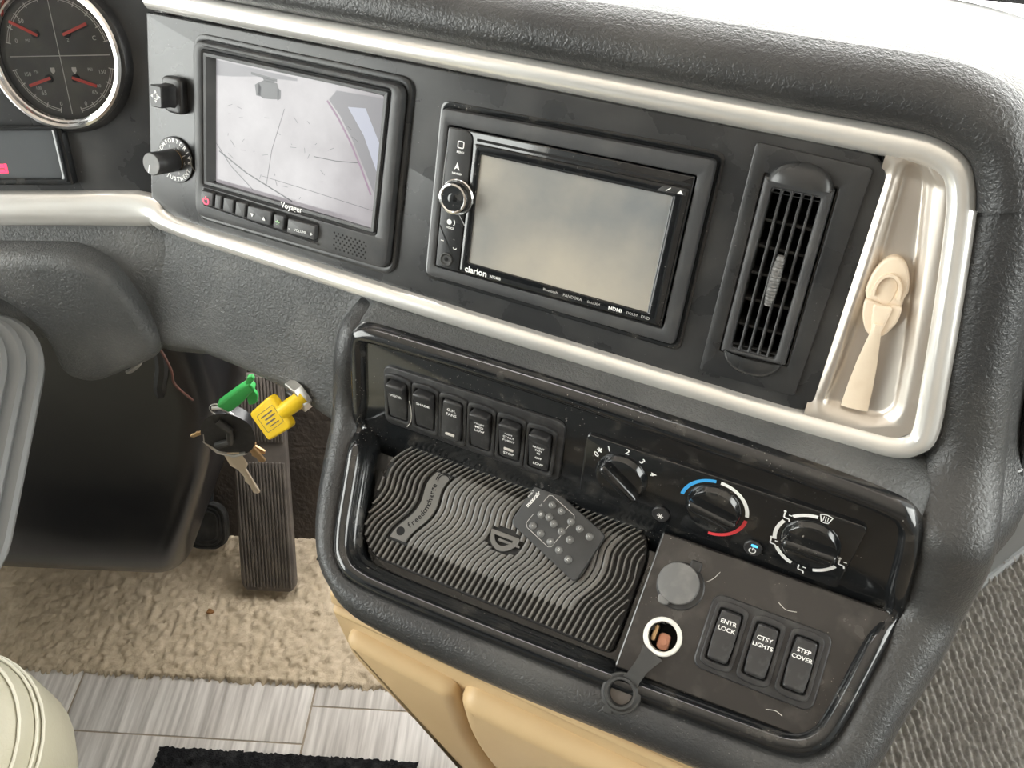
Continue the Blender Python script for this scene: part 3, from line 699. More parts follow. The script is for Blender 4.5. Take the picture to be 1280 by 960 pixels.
up_specs = [(-70.5, -4.5, 'black rocker switch marked VISOR at the left end of the six', [('VISOR', 6, 3.4)], True, None),
            (-46, -4.8, 'black rocker switch marked SHADE, second in the row of six', [('SHADE', 6.5, 3.4)], True, None),
            (-21.7, -5.3, 'black rocker switch marked O.H. FANS with a pale bar', [('O.H.', 10, 3.4), ('FANS', 5.8, 3.4)], False, -12),
            (2.9, -5.8, 'black rocker switch marked HIGH MED LOW', [('HIGH', 8.2, 3.2), ('MED', 4.2, 3.2), ('LOW', .4, 3.2)], True, None),
            (27.6, -6.2, 'black rocker switch marked START P.HEAT and STOP', [('GEN', 8, 2.8), ('START', 4.4, 2.8), ('P.HEAT', .8, 2.8), ('STOP', -12.5, 3.3)], True, -8),
            (52.2, -6.5, 'black rocker switch marked FRONT FAN, OFF and LOW', [('FRONT', 4.6, 2.6), ('FAN', 1.6, 2.6), ('HI', -1.4, 2.6), ('OFF', -6.4, 2.8), ('LOW', -12.4, 3.2)], True, None)]
for (x, y, lab, words, up, lens) in up_specs: rocker(B, x, y, lab, words, 17, 35.5, up, lens, group=gU)
sw_frame(D, .8, 1.2, 82, 53, 'short black switch frame holding three rockers on the shelf')
gL = 'rocker switches in the group of three'
for (x, y, lab, words) in [(-25.2, 1.0, 'black rocker switch marked ENTR LOCK on the console shelf', [('ENTR', 9.5, 4.0), ('LOCK', 4.6, 4.0)]),
                           (.3, .8, 'black rocker switch marked CTSY LIGHTS on the console shelf', [('CTSY', 8, 4.0), ('LIGHTS', 3.2, 3.8)]),
                           (26.2, 1.6, 'black rocker switch marked STEP COVER on the console shelf', [('STEP', 9, 4.0), ('COVER', 4.2, 3.8)])]:
    rocker(D, x, y, lab, words, 15.5, 35, False, group=gL)

# ---------------------------------------------------------------- climate control
cc = thing('climate_control', 'black heater control panel with three rotary dials', 'control panel', B.mat(183, -7, 0))
obj('panel', slab(rpoly([(-97, -27), (94, -33), (98, 27), (-97, 29)], [5, 4, 5, 5]), -1, 3, 1.2), 'gloss_black', cc)
for (cx, cy, ang, lab) in ((-67, 1, -38, 'fan speed dial turned to the left'), (1, 1, -12, 'temperature dial with blue, white and red band'), (68, -1, -2, 'air direction dial')):
    d_ = obj('dial', lathe([(19.8, 2.5), (19.6, 4), (18.8, 5), (18, 7), (17.2, 8), (15.5, 8.3)], 40, cx=cx, cy=cy), 'gloss_black', cc); d_['label'] = lab
    g = slab(rpoly([(-17.5, -3.8), (17.5, -4.6), (18.2, 4.6), (-17.5, 3.8)], [4, 3, 3, 4]), 7, 15, 3.2, 4)
    obj('grip', moved(g, Matrix.Translation((cx, cy, 0)) @ Matrix.Rotation(math.radians(ang), 4, 'Z')), 'gloss_black', d_)
pr = [text('0', 6.4, -87.5, 13.8, 3.1, 40, bold=.1), text('*', 9, -84.5, 17, 3.1, 30, bold=.2), text('1', 6.4, -79, 22, 3.1, 18, bold=.1), text('2', 6.4, -65.5, 24.5, 3.1, -5, bold=.1), text('3', 6.4, -54, 20.5, 3.1, -35, bold=.1), text('4', 6.4, -45, 12.5, 3.1, -65, bold=.1)]
obj('lettering', join(*pr), 'white_print', cc, smooth=0)
obj('cold_band', arc_band(1, 1, 22, 24.6, 96, 172, 3.1), 'blue_print', cc, smooth=0)
obj('warm_band', arc_band(1, 1, 22, 24.6, 4, 88, 3.1), 'white_print', cc, smooth=0)
obj('hot_band', arc_band(1, 1, 22, 24.6, -88, -4, 3.1), 'red_print', cc, smooth=0)
cx, cy = 68, -1
vb = [arc_band(cx, cy, 22, 24.6, 92, 132, 3.1), arc_band(cx, cy, 22, 24.6, 150, 196, 3.1), arc_band(cx, cy, 22, 24.6, 212, 252, 3.1), arc_band(cx, cy, 22, 24.6, 288, 328, 3.1)]
def person_icon(a):
    q = Matrix.Translation((cx + 24.5 * math.cos(math.radians(a)), cy + 24.5 * math.sin(math.radians(a)), 0))
    return moved(join(polyline([(-2.2, 3), (-2, -1), (1.6, -1.4), (2.2, -3.4)], 1.0, 3.1), flat(circ(-2.3, 4.1, 1.0, 10), 3.1), polyline([(.6, 2), (2.8, 2)], .8, 3.1)), q)
vb += [person_icon(141), person_icon(204), person_icon(270), person_icon(340)]
vb += [moved(join(polyline([(-4, 2.6), (0, 3.6), (4, 2.6), (2.2, -3), (0, -3.4), (-2.2, -3), (-4, 2.6)], .7, 3.1), polyline([(-1.4, -2), (-1.4, 2)], .5, 3.1), polyline([(0, -2), (0, 2)], .5, 3.1), polyline([(1.4, -2), (1.4, 2)], .5, 3.1)), Matrix.Translation((cx + 4, cy + 24, 0)))]
obj('vent_symbols', join(*vb), 'white_print', cc, smooth=0)
for (bx, by, sym) in ((-33.5, -20, 'snow'), (34, -21.5, 'power')):
    b_ = obj('button', lathe([(6.4, 2.5), (6.4, 4.2), (5.9, 4.7)], 28, cx=bx, cy=by), 'rocker_black', cc)
    if sym == 'snow':
        obj('symbol', join(*[line(bx + 2.4 * math.cos(a), by - 1 + 2.4 * math.sin(a), bx - 2.4 * math.cos(a), by - 1 - 2.4 * math.sin(a), .7, 4.85) for a in (0, math.pi / 3, 2 * math.pi / 3)]), 'white_print', b_, smooth=0)
    else:
        obj('symbol', join(arc_band(bx, by - 1.6, 1.9, 2.6, 120, 420, 4.85), line(bx, by - 1.4, bx, by + 1.4, .7, 4.85)), 'white_print', b_, smooth=0)
        obj('indicator', slab(rrect(bx + .6, by + 3.2, 4.6, 1.7, .5), 4.6, 5.2), 'blue_glow', b_)

# ================================================================ BACKUP MONITOR
mo = thing('backup_monitor', 'rear view monitor showing pale pavement in a black frame', 'monitor', A.mat(-222, 0, 0))
O1 = rpoly([(-97, -70), (91, -71), (95, 66), (-94, 69)], 9, 5); 
obj('surround', ringslab(rpoly([(-101, -75), (95, -77), (100, 72), (-98, 74)], 12, 5), rpoly([(-97.5, -70.5), (91.5, -71.5), (95.5, 66.5), (-94.5, 69.5)], 9, 5), -4, 3.2, 1.6), 'satin_black', mo)
I1 = rpoly([(-79, -39), (74, -43), (76, 56), (-76, 59)], 1.5, 5)
M1 = rpoly([(-88, -43), (80, -46), (85, 62), (-85, 63.5)], 3, 5)
obj('housing', join(ringslab(O1, M1, -4, 9, 2.5), slab(O1, -4, .5)), 'grey_black', mo)
obj('screen_bezel', loops([lift(M1, 9), lift(inset(M1, 1.2), 7.5), lift(inset(M1, 2.2), 9.3), lift(inset(M1, 4.5), 9.0), lift(I1, 2.5)], False, False), 'grey_black', mo, smooth=25)
obj('lower_strip', slab(rpoly([(-92, -66), (88, -67.5), (88, -47), (-88, -43.5)], [6, 6, 3, 3]), .5, 9.1, .3), 'grey_black', mo)
sn = obj('screen', flat(inset(I1, -1).tolist(), 2.6), 'monitor_picture', mo, smooth=0)
def px_(X, Y):   # picture coordinates 0..1 on the screen
    x0 = -79 + 3 * (1 - Y) * 1; return (x0 + X * 153, 57 - Y * 97 - X * 3)
pic = lambda pts, z: flat([px_(*p) for p in pts], z)
obj('picture_tractor', join(pic([(.245, .12), (.265, .10), (.285, .13), (.28, .2), (.255, .2)][::-1], 2.75), pic([(.385, .10), (.405, .12), (.405, .18), (.385, .2)][::-1], 2.75), pic([(.29, .05), (.37, .055), (.36, .075), (.30, .075)][::-1], 2.75), pic([(.265, .10), (.30, .07), (.38, .07), (.395, .13), (.39, .19), (.35, .2), (.30, .21), (.265, .19)][::-1], 2.75), pic([(.22, .03), (.38, .04), (.38, .06), (.22, .05)][::-1], 2.75)), 'pic_dark', sn, smooth=0)
obj('picture_kerb', join(polyline([px_(*p) for p in ((.68, .11), (.75, .22), (.83, .38), (.9, .55), (.97, .74))], 1.6, 2.75)), 'pic_violet', sn, smooth=0)
obj('picture_verge', pic([(.69, .10), (.76, .2), (.84, .36), (.91, .53), (.985, .72), (1.0, .70), (1.0, .0), (.73, .02)], 2.70), 'pic_mid', sn, smooth=0)
obj('picture_van', pic([(.80, .12), (.90, .30), (.99, .55), (1.0, .35), (.9, .1)], 2.73), 'pic_blue', sn, smooth=0)
obj('picture_trees', pic([(0, 0), (.0, .12), (.1, .10), (.24, .06), (.5, .02), (.5, .0)], 2.70), 'pic_mid', sn, smooth=0)
obj('picture_lines', join(polyline([px_(*p) for p in ((.43, .25), (.36, .6), (.33, .92))], .35, 2.76), polyline([px_(*p) for p in ((.02, .72), (.2, .84), (.5, .97))], 1.0, 2.76), polyline([px_(*p) for p in ((.30, .83), (.6, .84), (.99, .86))], .35, 2.76), polyline([px_(*p) for p in ((.62, .56), (.75, .55), (.88, .52))], .6, 2.76), polyline([px_(*p) for p in ((.0, .66), (.1, .82), (.25, .97))], .5, 2.76)), 'pic_dark', sn, smooth=0)
obj('picture_scratches', join(*[line(*px_(a, b), *px_(a + random.uniform(-.04, .04), b + random.uniform(-.03, .05)), .3, 2.77) for a, b in [(random.uniform(.05, .85), random.uniform(.25, .95)) for _ in range(30)]]), 'pic_dark', sn, smooth=0)
obj('lettering', text('Voyager', 6.5, 2, -45.7 + 4.2, 9.4, -1, sx=.95, bold=.12), 'white_print', mo, smooth=0)
# button row
obj('button_slot', slab(rpoly([(-86.5, -57.5), (28, -64), (29, -48), (-86.5, -44)], 2), 9.0, 9.25), 'void', mo)
bx_ = [(-85.5, 12, 'power'), (-71, 6, None), (-62.5, 10, None), (-50, 9.5, None), (-38, 23, 'arrows'), (-12, 9.5, 'star'), (1.5, 26, 'volume')]
for (x, w, s) in bx_:
    yc = -51 - (x + 85) * .045 - w * .02
    b_ = obj('button', slab(rrect(x + w / 2, yc, w, 11, .8), 9, 13.5, .8, fn=lambda X, Y, c=yc: -.12 * (Y - c)), 'grey_black', mo)
    z = 14.5
    if s == 'power': obj('symbol', join(arc_band(x + w / 2, yc - 2, 2.2, 3.1, 125, 415, z), line(x + w / 2, yc - 1, x + w / 2, yc + 1.8, .8, z)), 'red_glow', b_, smooth=0)
    if s == 'arrows': obj('symbol', join(flat([(x + 5.5, yc - 2.5), (x + 7, yc + .5), (x + 4, yc + .5)], z), flat([(x + 15.5, yc - 2.5), (x + 18.5, yc - 2.5), (x + 17, yc + .5)], z)), 'white_print', b_, smooth=0)
    if s == 'star': obj('symbol', text('*', 9, x + w / 2, yc - 2.5, z, bold=.3), 'green_print', b_, smooth=0)
    if s == 'volume': obj('symbol', join(text('-', 4, x + 2.5, yc - 1.5, z, bold=.1), text('VOLUME', 3, x + w / 2, yc - 1.5, z), text('+', 4.4, x + w - 2.5, yc - 1.5, z, bold=.1)), 'white_print', b_, smooth=0)
holes = []
for i in range(8):
    for j in range(6):
        holes.append(flat(circ(43 + i * 3.9 + (j % 2) * 1.9, -52.2 - j * 2.5 - i * .2, .85, 8), 9.2))
obj('speaker_holes', join(*holes), 'void', mo, smooth=0, kind='stuff')
obj('button_ledge', slab(rpoly([(-86.5, -59.8), (28.5, -66), (28.5, -64.6), (-86.5, -58.4)], .4), 9, 10.8, .5), 'grey_black', mo)

# ================================================================ RADIO
ra = thing('car_radio', 'double height touch screen radio with a round chrome knob', 'radio', A.mat(0, -5, 0))
To = rpoly([(-97, -61.5), (98.5, -62.5), (98.5, 64), (-96.5, 61.5)], 4, 4); Ti = rpoly([(-90, -52.8), (88.5, -52.8), (88.8, 52.5), (-89.6, 51.2)], 1.5, 4)
obj('shadow_gap', ringslab(rpoly([(-101, -66), (103, -68), (103, 69), (-100, 66)], 7, 4), To, -3, .8, .5), 'gloss_black', ra)
obj('trim_frame', ringslab(To, Ti, -4, 7, 1.6), 'grey_black', ra)
obj('face', slab(inset(Ti, .8).tolist(), -4, 7.5, .8), 'gloss_black', ra)
So = rpoly([(-68, -50.5), (86.5, -50.5), (86.8, 44), (-67, 43)], 2, 4); Si = rpoly([(-61.5, -42.2), (76.3, -43.4), (76.6, 37.2), (-61.2, 36.5)], .8, 4)
obj('screen_bezel', ringslab(So, Si, 6, 10, .8, zi=8.4), 'gloss_black', ra)
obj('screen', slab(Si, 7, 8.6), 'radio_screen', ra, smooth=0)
obj('disc_slot', slab(rpoly([(-66, 44.6), (87, 45.2), (87, 46.8), (-66, 46.4)], .4), 7.4, 7.9), 'void', ra)
side = rpoly([(-88.5, -51.5), (-69, -51.5), (-69, 34), (-70, 50), (-88.5, 50)], [1, 1, 6, 6, 2])
sp_ = obj('key_strip', slab(side, 7, 8.8, .6), 'satin_black', ra)
obj('groove', join(polyline([(-88, -20), (-82, -30), (-69.5, -50)], .9, 8.95)), 'void', sp_, smooth=0)
obj('silver_line', join(tube([(-88, 34, 8.8), (-88.6, 20, 8.8), (-88.4, 8, 8.8)], .6, 6), tube([(-74, -8, 8.8), (-69, -14, 8.8), (-66.5, -17, 9.0)], .7, 6)), 'chrome', sp_)
kn = obj('knob', lathe([(12.6, 8), (12.4, 10), (11.2, 11), (10.8, 16.5), (10, 17.5)], 36, cx=-75.5, cy=3.6), 'gloss_black', ra)
obj('knob_ring', join(shifted(lathe([(12.4, 10.2), (12.9, 10.8), (12.3, 11.6), (11.2, 11.4)], 36, cap1=False), -75.5, 3.6, 0), shifted(lathe([(10.6, 16.7), (10.7, 17.9), (9.6, 18.3), (8.8, 17.5)], 36, cap1=False), -75.5, 3.6, 0)), 'chrome', kn)
obj('knob_face', lathe([(8.8, 17.5), (6.5, 16.3), (5.5, 17.1), (3, 17.7)], 30, cx=-75.5, cy=3.6), 'gloss_black', kn)
obj('aux_socket', lathe([(5.2, 8.6), (5.2, 9.6), (4.4, 9.8), (3.2, 8.9), (1.6, 8.9)], 26, cap1=False, cx=-80, cy=-44.5), 'rubber', sp_)
obj('aux_hole', lathe([(1.7, 8.95), (1.6, 9.0)], 14, cx=-80, cy=-44.5), 'void', sp_)
obj('menu_symbol', ringslab(rrect(-77.5, 40, 5.2, 5.2, 1.2), rrect(-77.5, 40, 3.8, 3.8, .6), 8.8, 8.95), 'white_print', sp_, smooth=0)
obj('menu_lettering', text('MENU', 2.1, -77.3, 34.8, 8.95, bold=.06), 'white_print', sp_, smooth=0)
obj('navigation_symbol', flat([(-81, 22), (-78.6, 28), (-76.6, 22), (-78.8, 23.6)][::-1], 8.95), 'white_print', sp_, smooth=0)
obj('navigation_lettering', text('NAVI/AV', 2.0, -78.4, 19.6, 8.95, bold=.06), 'white_print', sp_, smooth=0)
obj('voice_symbol', join(flat(circ(-80.5, -16, 2, 14), 8.95), arc_band(-79, -16, 2.6, 3.2, -50, 50, 8.95)), 'white_print', sp_, smooth=0)
obj('voice_lettering', text('VOICE', 2.1, -79.4, -20.4, 8.95, bold=.06), 'white_print', sp_, smooth=0)
obj('reset_mark', polyline([(-86, -31), (-83.5, -31)], .6, 8.95), 'white_print', sp_, smooth=0)
obj('microphone_mark', arc_band(-74, -34, 1.0, 1.6, 180, 360, 8.95), 'white_print', sp_, smooth=0)
obj('brand_lettering', join(text('clarion', 6.6, -54.5, -47.2, 10.1, 0, bold=.18), text('NX405', 3.0, -38.5, -48, 10.1, bold=.08), text('HDMI', 3.6, 54, -47.2, 10.1, bold=.1, sx=1.1)), 'white_print', ra, smooth=0)
obj('small_lettering', join(text('Bluetooth', 2.8, 5, -46.6, 10.1), text('PANDORA', 3.0, 22, -46.9, 10.1), text('SiriusXM', 2.6, 38, -47, 10.1), text('DOLBY', 2.6, 66.5, -47.2, 10.1), text('DVD', 3.0, 76, -47.2, 10.1)), 'grey_print', ra, smooth=0)
ej = obj('eject_key', slab(rpoly([(66, 38.8), (85, 39.2), (85, 43.4), (70, 43)], 1), 9.4, 10.5, .4), 'satin_black', ra)
obj('symbol', join(flat([(79.5, 39.9), (83.5, 39.9), (81.5, 42.3)], 10.65), line(72, 40, 75, 42.4, .6, 10.65)), 'white_print', ej, smooth=0)

# ================================================================ AIR VENT
ve = thing('air_vent', 'tall black air vent with vertical fins and ribbed thumb lever', 'vent', A.mat(153, -3, 0))
Vo = rpoly([(-34, -79), (31, -78), (36, 75), (-34, 77)], 3); Vi = rpoly([(-24, -61), (21.5, -59), (20.5, 60), (-24.5, 60)], 1)
obj('plate', ringslab(Vo, Vi, -1, 2.4, .8, zi=-61), 'satin_black', ve)
obj('duct', slab(Vi, -62, -60), 'void', ve)
Do = rpoly([(-23, -60), (19.5, -58), (18.5, 59), (-23.5, 59)], 1.5); Di = rpoly([(-17, -56), (12.5, -55), (12, 53), (-17.5, 53)], 2)
obj('drum_frame', ringslab(Do, Di, -14, 6, 2, zi=-12), 'grey_black', ve)
for sgn, yb in ((1, 57), (-1, -58)):
    rows = []
    for i in range(9):
        t = i / 8; w = 19.5 * math.sqrt(max(0, 1 - t * t)) ; yy = yb + sgn * t * 14.5
        rows.append([(-2 + w * math.cos(math.pi * k / 14), yy, 1.5 + (9.5 * math.sqrt(max(.0, 1 - t * t))) * math.sin(math.pi * k / 14) ** .7) for k in range(15)])
    obj('end_cap', fixn(sweep(rows)), 'satin_black', ve)
for x in (-11.2, -5, 1.2, 7.4):
    obj('fin', slab(rpoly([(x - .8, -56), (x + .8, -56), (x + .6, 54), (x - 1, 54)], .2), -9, 4.5, .5), 'grey_black', ve)
for x in (-14.3, -8.1, -1.9, 4.3, 10):   # rounded slot ends
    obj('slot_arch', join(shifted(ringslab([(-3.4, 0), (3.4, 0), (3.4, 4.2), (-3.4, 4.2)], [(-2.4, .01), (2.4, .01), (1.7, 2.2), (-1.7, 2.2)], 0, 4, .1), x, 50, 0), shifted(ringslab([(-3.4, -4), (3.4, -4), (3.4, 0), (-3.4, 0)], [(-1.7, -2.4), (1.7, -2.4), (2.4, -.01), (-2.4, -.01)], 0, 4, .1), x, -52.5, 0)), 'grey_black', ve)
for y in (31, 14, -4, -22, -40):
    obj('cross_vane', slab(rpoly([(-18, y - 1.0), (13, y - 1.0), (13, y + 1.0), (-18, y + 1.0)], .3), -18, -2.5, .4), 'grey_black', ve)
rows = []
for i in range(41):
    t = i / 40; r = 3.4 * math.sin(math.pi * (.08 + .84 * t)) ** .35 * (1 + .10 * math.cos(t * 2 * math.pi * 15)); rows.append((r, t))
th = loops([[(-1.2 + r * math.cos(a) * 1.0, -20 + 33 * t, 6.5 + r * math.sin(a) * 1.2) for a in (2 * math.pi * k / 14 for k in range(14))] for r, t in rows])
obj('thumb_lever', th, 'grey_cap', ve)

# ================================================================ CREAM CLIP IN THE SILVER DISH
MC = A.mat(218, -5, -2, 3)
cl = thing('pull_clip', 'cream plastic hook clip resting in the silver dish beside the vent', 'clip', MC)
ov = [(12.8 * math.cos(a) * (1.0 if math.sin(a) > 0 else .88), 5 + (24 if math.sin(a) > 0 else 26) * math.sin(a)) for a in (2 * math.pi * k / 40 for k in range(40))]
ov = [(x * .95, y) for x, y in ov]
obj('oval_base', slab(ov, -6, 3.2, 2, 3), 'cream', cl)
obj('loop', fixn(sweep([[(x + dx, y + dy, z) for dx, dy, z in ((-1.2 * c, -1.2 * s_2, 3), (-.9 * c, -.9 * s_2, 6), (.9 * c, .9 * s_2, 6), (1.2 * c, 1.2 * s_2, 3))] for x, y, c, s_2 in [(7.4 * math.cos(a), 6 + 12 * math.sin(a), math.cos(a), math.sin(a)) for a in np.linspace(-.2, math.pi + .2, 22)]])), 'cream', cl)
obj('loop_recess', slab([(x * .46, 8 + (y - 5) * .36) for x, y in ov], 2.8, 3.6, .4), 'cream', cl)
jaw = rpoly([(-11.4, 2), (0, -2), (11.4, 2), (10.5, -10), (5.5, -20), (0, -22), (-5.5, -20), (-10.5, -10)][::-1], [4, 8, 8, 3, 3, 8, 8, 6][::-1])
obj('jaw', slab(jaw, 2, 7, 1.6, 3), 'cream', cl)
tng = rpoly([(-5.8, 0), (0, -1), (5.8, 0), (4.5, -10), (2.6, -19), (-2.6, -19), (-4.5, -10)][::-1], 3)
obj('tongue', slab(tng, 5, 9, 1.4, 3), 'cream', cl)
rows = []
for i, (y, w, z) in enumerate([(-12, 2.6, 9.5), (-18, 3.0, 9), (-25, 4.0, 7), (-40, 6.0, 3.5), (-58, 7.6, 1), (-74, 8.4, 0)]):
    rows.append([(-w - (y + 12) * -.09 * 0, y, z - 2), (-w, y, z + .6), (-w * .5, y, z + 1.8), (w * .5, y, z + 1.8), (w, y, z + .6), (w, y, z - 2)])
obj('tail', fixn(loops(rows)), 'cream', cl)

# ================================================================ MIRROR SWITCH, RIDE KNOB
ms = thing('mirror_switch', 'black joystick mirror switch above the ride adjustment knob', 'switch', A.mat(-341, 23, 0))
obj('base', slab(rpoly([(-10, -11), (-4, -14), (8, -14), (10.5, -11), (10.5, 12), (7, 14.5), (-7, 14.5), (-10, 12)], 3), -1, 7, 2.4), 'switch_black', ms)
jo = obj('joystick', loops([lift(rrect(-1, 0, 13, 19, 3), 6), lift(rrect(-2, 0, 11, 17, 2), 11), lift(rrect(-2, 0, 12, 17, 1.5), 15), lift(rrect(-2, 0, 12, 17, 1.5), 20.5), lift(rrect(-2, 0, 10.5, 15.5, 1.2), 21.5)]), 'switch_black', ms)
ar = []
for a in range(4):
    q = Matrix.Translation((-2, 0, 0)) @ Matrix.Rotation(math.pi / 2 * a, 4, 'Z'); ar.append(moved(flat([(-1.2, 3.0), (1.2, 3.0), (0, 5.0)], 21.6), q))
obj('arrows', join(*ar, ringslab(rrect(-2, 0, 3.6, 4.6, .5), rrect(-2, 0, 2.6, 3.6, .3), 21.5, 21.65)), 'white_print', jo, smooth=0)
rk_ = thing('ride_knob', 'black knob with grey face on a round comfort drive adjustment plate', 'knob', A.mat(-345, -30, 0))
obj('dial_plate', lathe([(19, -1), (19, 1.6), (18.5, 2)], 48), 'switch_black', rk_)
obj('lettering', join(ring_text('COMFORT', 4.6, 0, 0, 15.8, 122, 2.1, 14.5, bold=.12), ring_text('DRIVE', 4.6, 0, 0, 15.8, 32, 2.1, 15, bold=.12), ring_text('ADJUSTMENT', 4.6, 0, 0, 15.8, -85, 2.1, 13.5, bold=.12, flip=True), text('3', 3.2, -5, 10.5, 2.1), text('4', 3.2, 4, 10.5, 2.1), text('6', 3.2, 10.6, -1, 2.1), text('8', 3.2, 4, -10.5, 2.1), line(0, 8, 0, 12, .5, 2.1), line(8, 4, 11.5, 6, .5, 2.1)), 'white_print', rk_, smooth=0)
obj('collar', lathe([(8.4, 1.8), (8.4, 4), (6, 4.4)], 28), 'brass', rk_)
kb = obj('knob', lathe([(9.4, 4), (9.2, 27), (8.8, 27.8)], 36), 'switch_black', rk_)
obj('knob_face', lathe([(8.7, 27.8), (8.4, 28.1)], 36), 'grey_cap', kb)
obj('pointer', line(-1.5, -1, -3.2, -7.5, 1.0, 28.2), 'white_print', kb, smooth=0)
obj('guard_wire', tube([(17.5, 6, 1), (19, 3, 4), (20, -1, 4), (20.5, -5, 1)], .5, 6), 'wire_grey', rk_)

# ================================================================ GAUGE AND READOUT
ga = thing('round_gauge', 'round four in one gauge with chrome ring and red needles', 'gauge', G.mat(-88, -30, 0))
obj('hood_ring', lathe([(62, -2), (61, 4), (58.5, 7)], 64, cap1=False), 'switch_black', ga)
obj('chrome_ring', lathe([(58.5, 0), (58.5, 9), (57.4, 12), (55.4, 13.2), (53.2, 12.4), (52, 9.5), (50.6, 9.0), (49.6, 6)], 72, cap1=False), 'chrome', ga)
di = obj('dial_face', lathe([(51, 2), (50.5, 2.1)], 64), 'dial', ga)
prn = [line(-44, 0, 44, 0, .7, 2.3), line(0, -46, 0, 46, .7, 2.3)]
def scale_arc(cx, cy, r, a0, a1, ticks):
    q = [arc_band(cx, cy, r, r + .6, a0, a1, 2.3), arc_band(cx, cy, r + 1.6, r + 2.1, a0, a1, 2.3)]
    for a in ticks:
        c, s = math.cos(math.radians(a)), math.sin(math.radians(a)); q.append(line(cx + (r - 1.5) * c, cy + (r - 1.5) * s, cx + (r + 3) * c, cy + (r + 3) * s, .8, 2.3))
    return q
for sx in (-1, 1):
    for sy in (-1, 1):
        a0, a1 = sorted(((0 if sx > 0 else 180) + 8 * sx * sy * 1, (90 * sy) - 12 * sx * sy * 1)) if sx > 0 else sorted((180 - 14 * sy, 90 * sy + 12 * sy)) if sy > 0 else sorted((-166, -102))
        if sy < 0: a0, a1 = (-78, -14) if sx > 0 else (-166, -102)
        else: a0, a1 = (14, 78) if sx > 0 else (102, 166)
        prn += scale_arc(0, 0, 43, a0, a1, np.linspace(a0, a1, 5))
prn += [text('50', 5, -27, 27, 2.3), text('0', 5, -35, 12, 2.3), text('PSI', 3.6, -25, 12, 2.3), text('C', 5, 33, 13, 2.3), text('2', 4, 10, 12, 2.3), text('150', 4.4, -32, -14, 2.3), text('PSI', 3.6, -24, -12, 2.3), text('100', 3.6, -25, -25, 2.3), text('65', 5, -21, -29, 2.3), text('0', 5, -8, -38, 2.3),
        text('150', 4.4, 34, -13, 2.3), text('PSI', 3.6, 24, -11, 2.3), text('100', 3.6, 28, -24, 2.3), text('65', 5, 24, -29, 2.3), text('0', 5, 14, -38, 2.3),
        flat([(-11, -9), (-7, -9), (-7, -12), (-9, -14.5), (-11, -12)][::-1], 2.3), flat([(8, -9), (12, -9), (12, -12), (10, -14.5), (8, -12)][::-1], 2.3)]
obj('dial_print', join(*prn), 'white_print', di, smooth=0)
for (hx, hy, tx, ty) in ((-14, 16, -36, 27), (8, 16, 30, 24), (-11, -17, -31, -23), (8, -17, 28, -24)):
    nd = obj('needle', shifted(slab(rpoly([p[:2] for p in line(hx, hy, tx, ty, 2.4, 0)[0]], .4), 0, 1), 0, 0, 4), 'needle', di)
    obj('hub', lathe([(3.4, 2.3), (3.2, 4.4), (2.6, 4.8)], 20, cx=hx + .12 * (tx - hx), cy=hy + .12 * (ty - hy)), 'switch_black', nd)
obj('lens', lathe([(50.4, 8.2), (50, 8.6)], 64), 'dial_glass', ga)
rd = thing('display_readout', 'rectangular grey readout with a red digit below the round gauge', 'display', G.mat(-170, -110, 0))
obj('frame', ringslab(rrect(0, 0, 144, 50, 3), rrect(-3, 1, 132, 40, 1), -1, 8, 1.5, zi=4), 'gloss_black', rd)
obj('screen', slab(rrect(-3, 1, 133, 41, 1), -1, 4.5), 'lcd', rd, smooth=0)
obj('digit', join(*[slab(rrect(4 + 0, -13.5 + dy, 11, 3.4, .4), 4.4, 4.7) for dy in (0, 4.6)], slab(rrect(11, -11, 2.4, 8, .4), 4.4, 4.7)), 'red_glow', rd, smooth=0)

# ================================================================ STEERING COLUMN, KNEE PAD
N2 = Plane((-.45, .53, .72), 15, 0)
kp = thing('knee_pad', 'grey vinyl knee pad arching over the steering column boot', 'pad', N2.mat())
out = rpoly([(-330, 66), (14, 64), (52, -38), (-34, -75), (-62, -66), (-64, -14), (-96, 24), (-330, 24)][::-1], [0, 45, 26, 30, 18, 30, 40, 0][::-1], 6)
obj('pad', slab(out, -70, 10, 13, 5), 'fascia_vinyl', kp, smooth=60)
ax = np.array([0, -.4229, .9062]); bd = np.array([0, -.9062, -.4229])
BM = Matrix.Identity(4)
for i in range(3): BM[i][0] = (1, 0, 0)[i]; BM[i][1] = -bd[i]; BM[i][2] = ax[i]
bo_c = np.array([-.62, .41, .66]); 
for i in range(3): BM[i][3] = bo_c[i]
boot = thing('steering_boot', 'dark grey ribbed rubber boot around the steering column', 'boot', BM)
def bo_out(w, l, dx=0): return rrect(dx, 0, w, l, 60, 8)
for k in range(9):
    wv_ = 238 - k * 10; ln_ = 270 - k * 8
    obj('boot_rib', loops([lift(bo_out(wv_ - 30, ln_ - 30, -k * 3), k * 13 - 8), lift(bo_out(wv_ - 5, ln_ - 5, -k * 3), k * 13 - 5), lift(bo_out(wv_, ln_, -k * 3), k * 13 + 1), lift(bo_out(wv_ - 4, ln_ - 4, -k * 3), k * 13 + 5), lift(bo_out(wv_ - 16, ln_ - 16, -k * 3), k * 13 + 7)]), 'boot_rubber', boot)
pod = thing('column_cover', 'large black plastic cover below the steering boot', 'cover', Matrix.Translation((-.706, .62, .23)))
def po_(z, x0, x1, y0, y1, r=38): return lift(rrect((x0 + x1) / 2, (y0 + y1) / 2, x1 - x0, y1 - y0, r, 7), z)
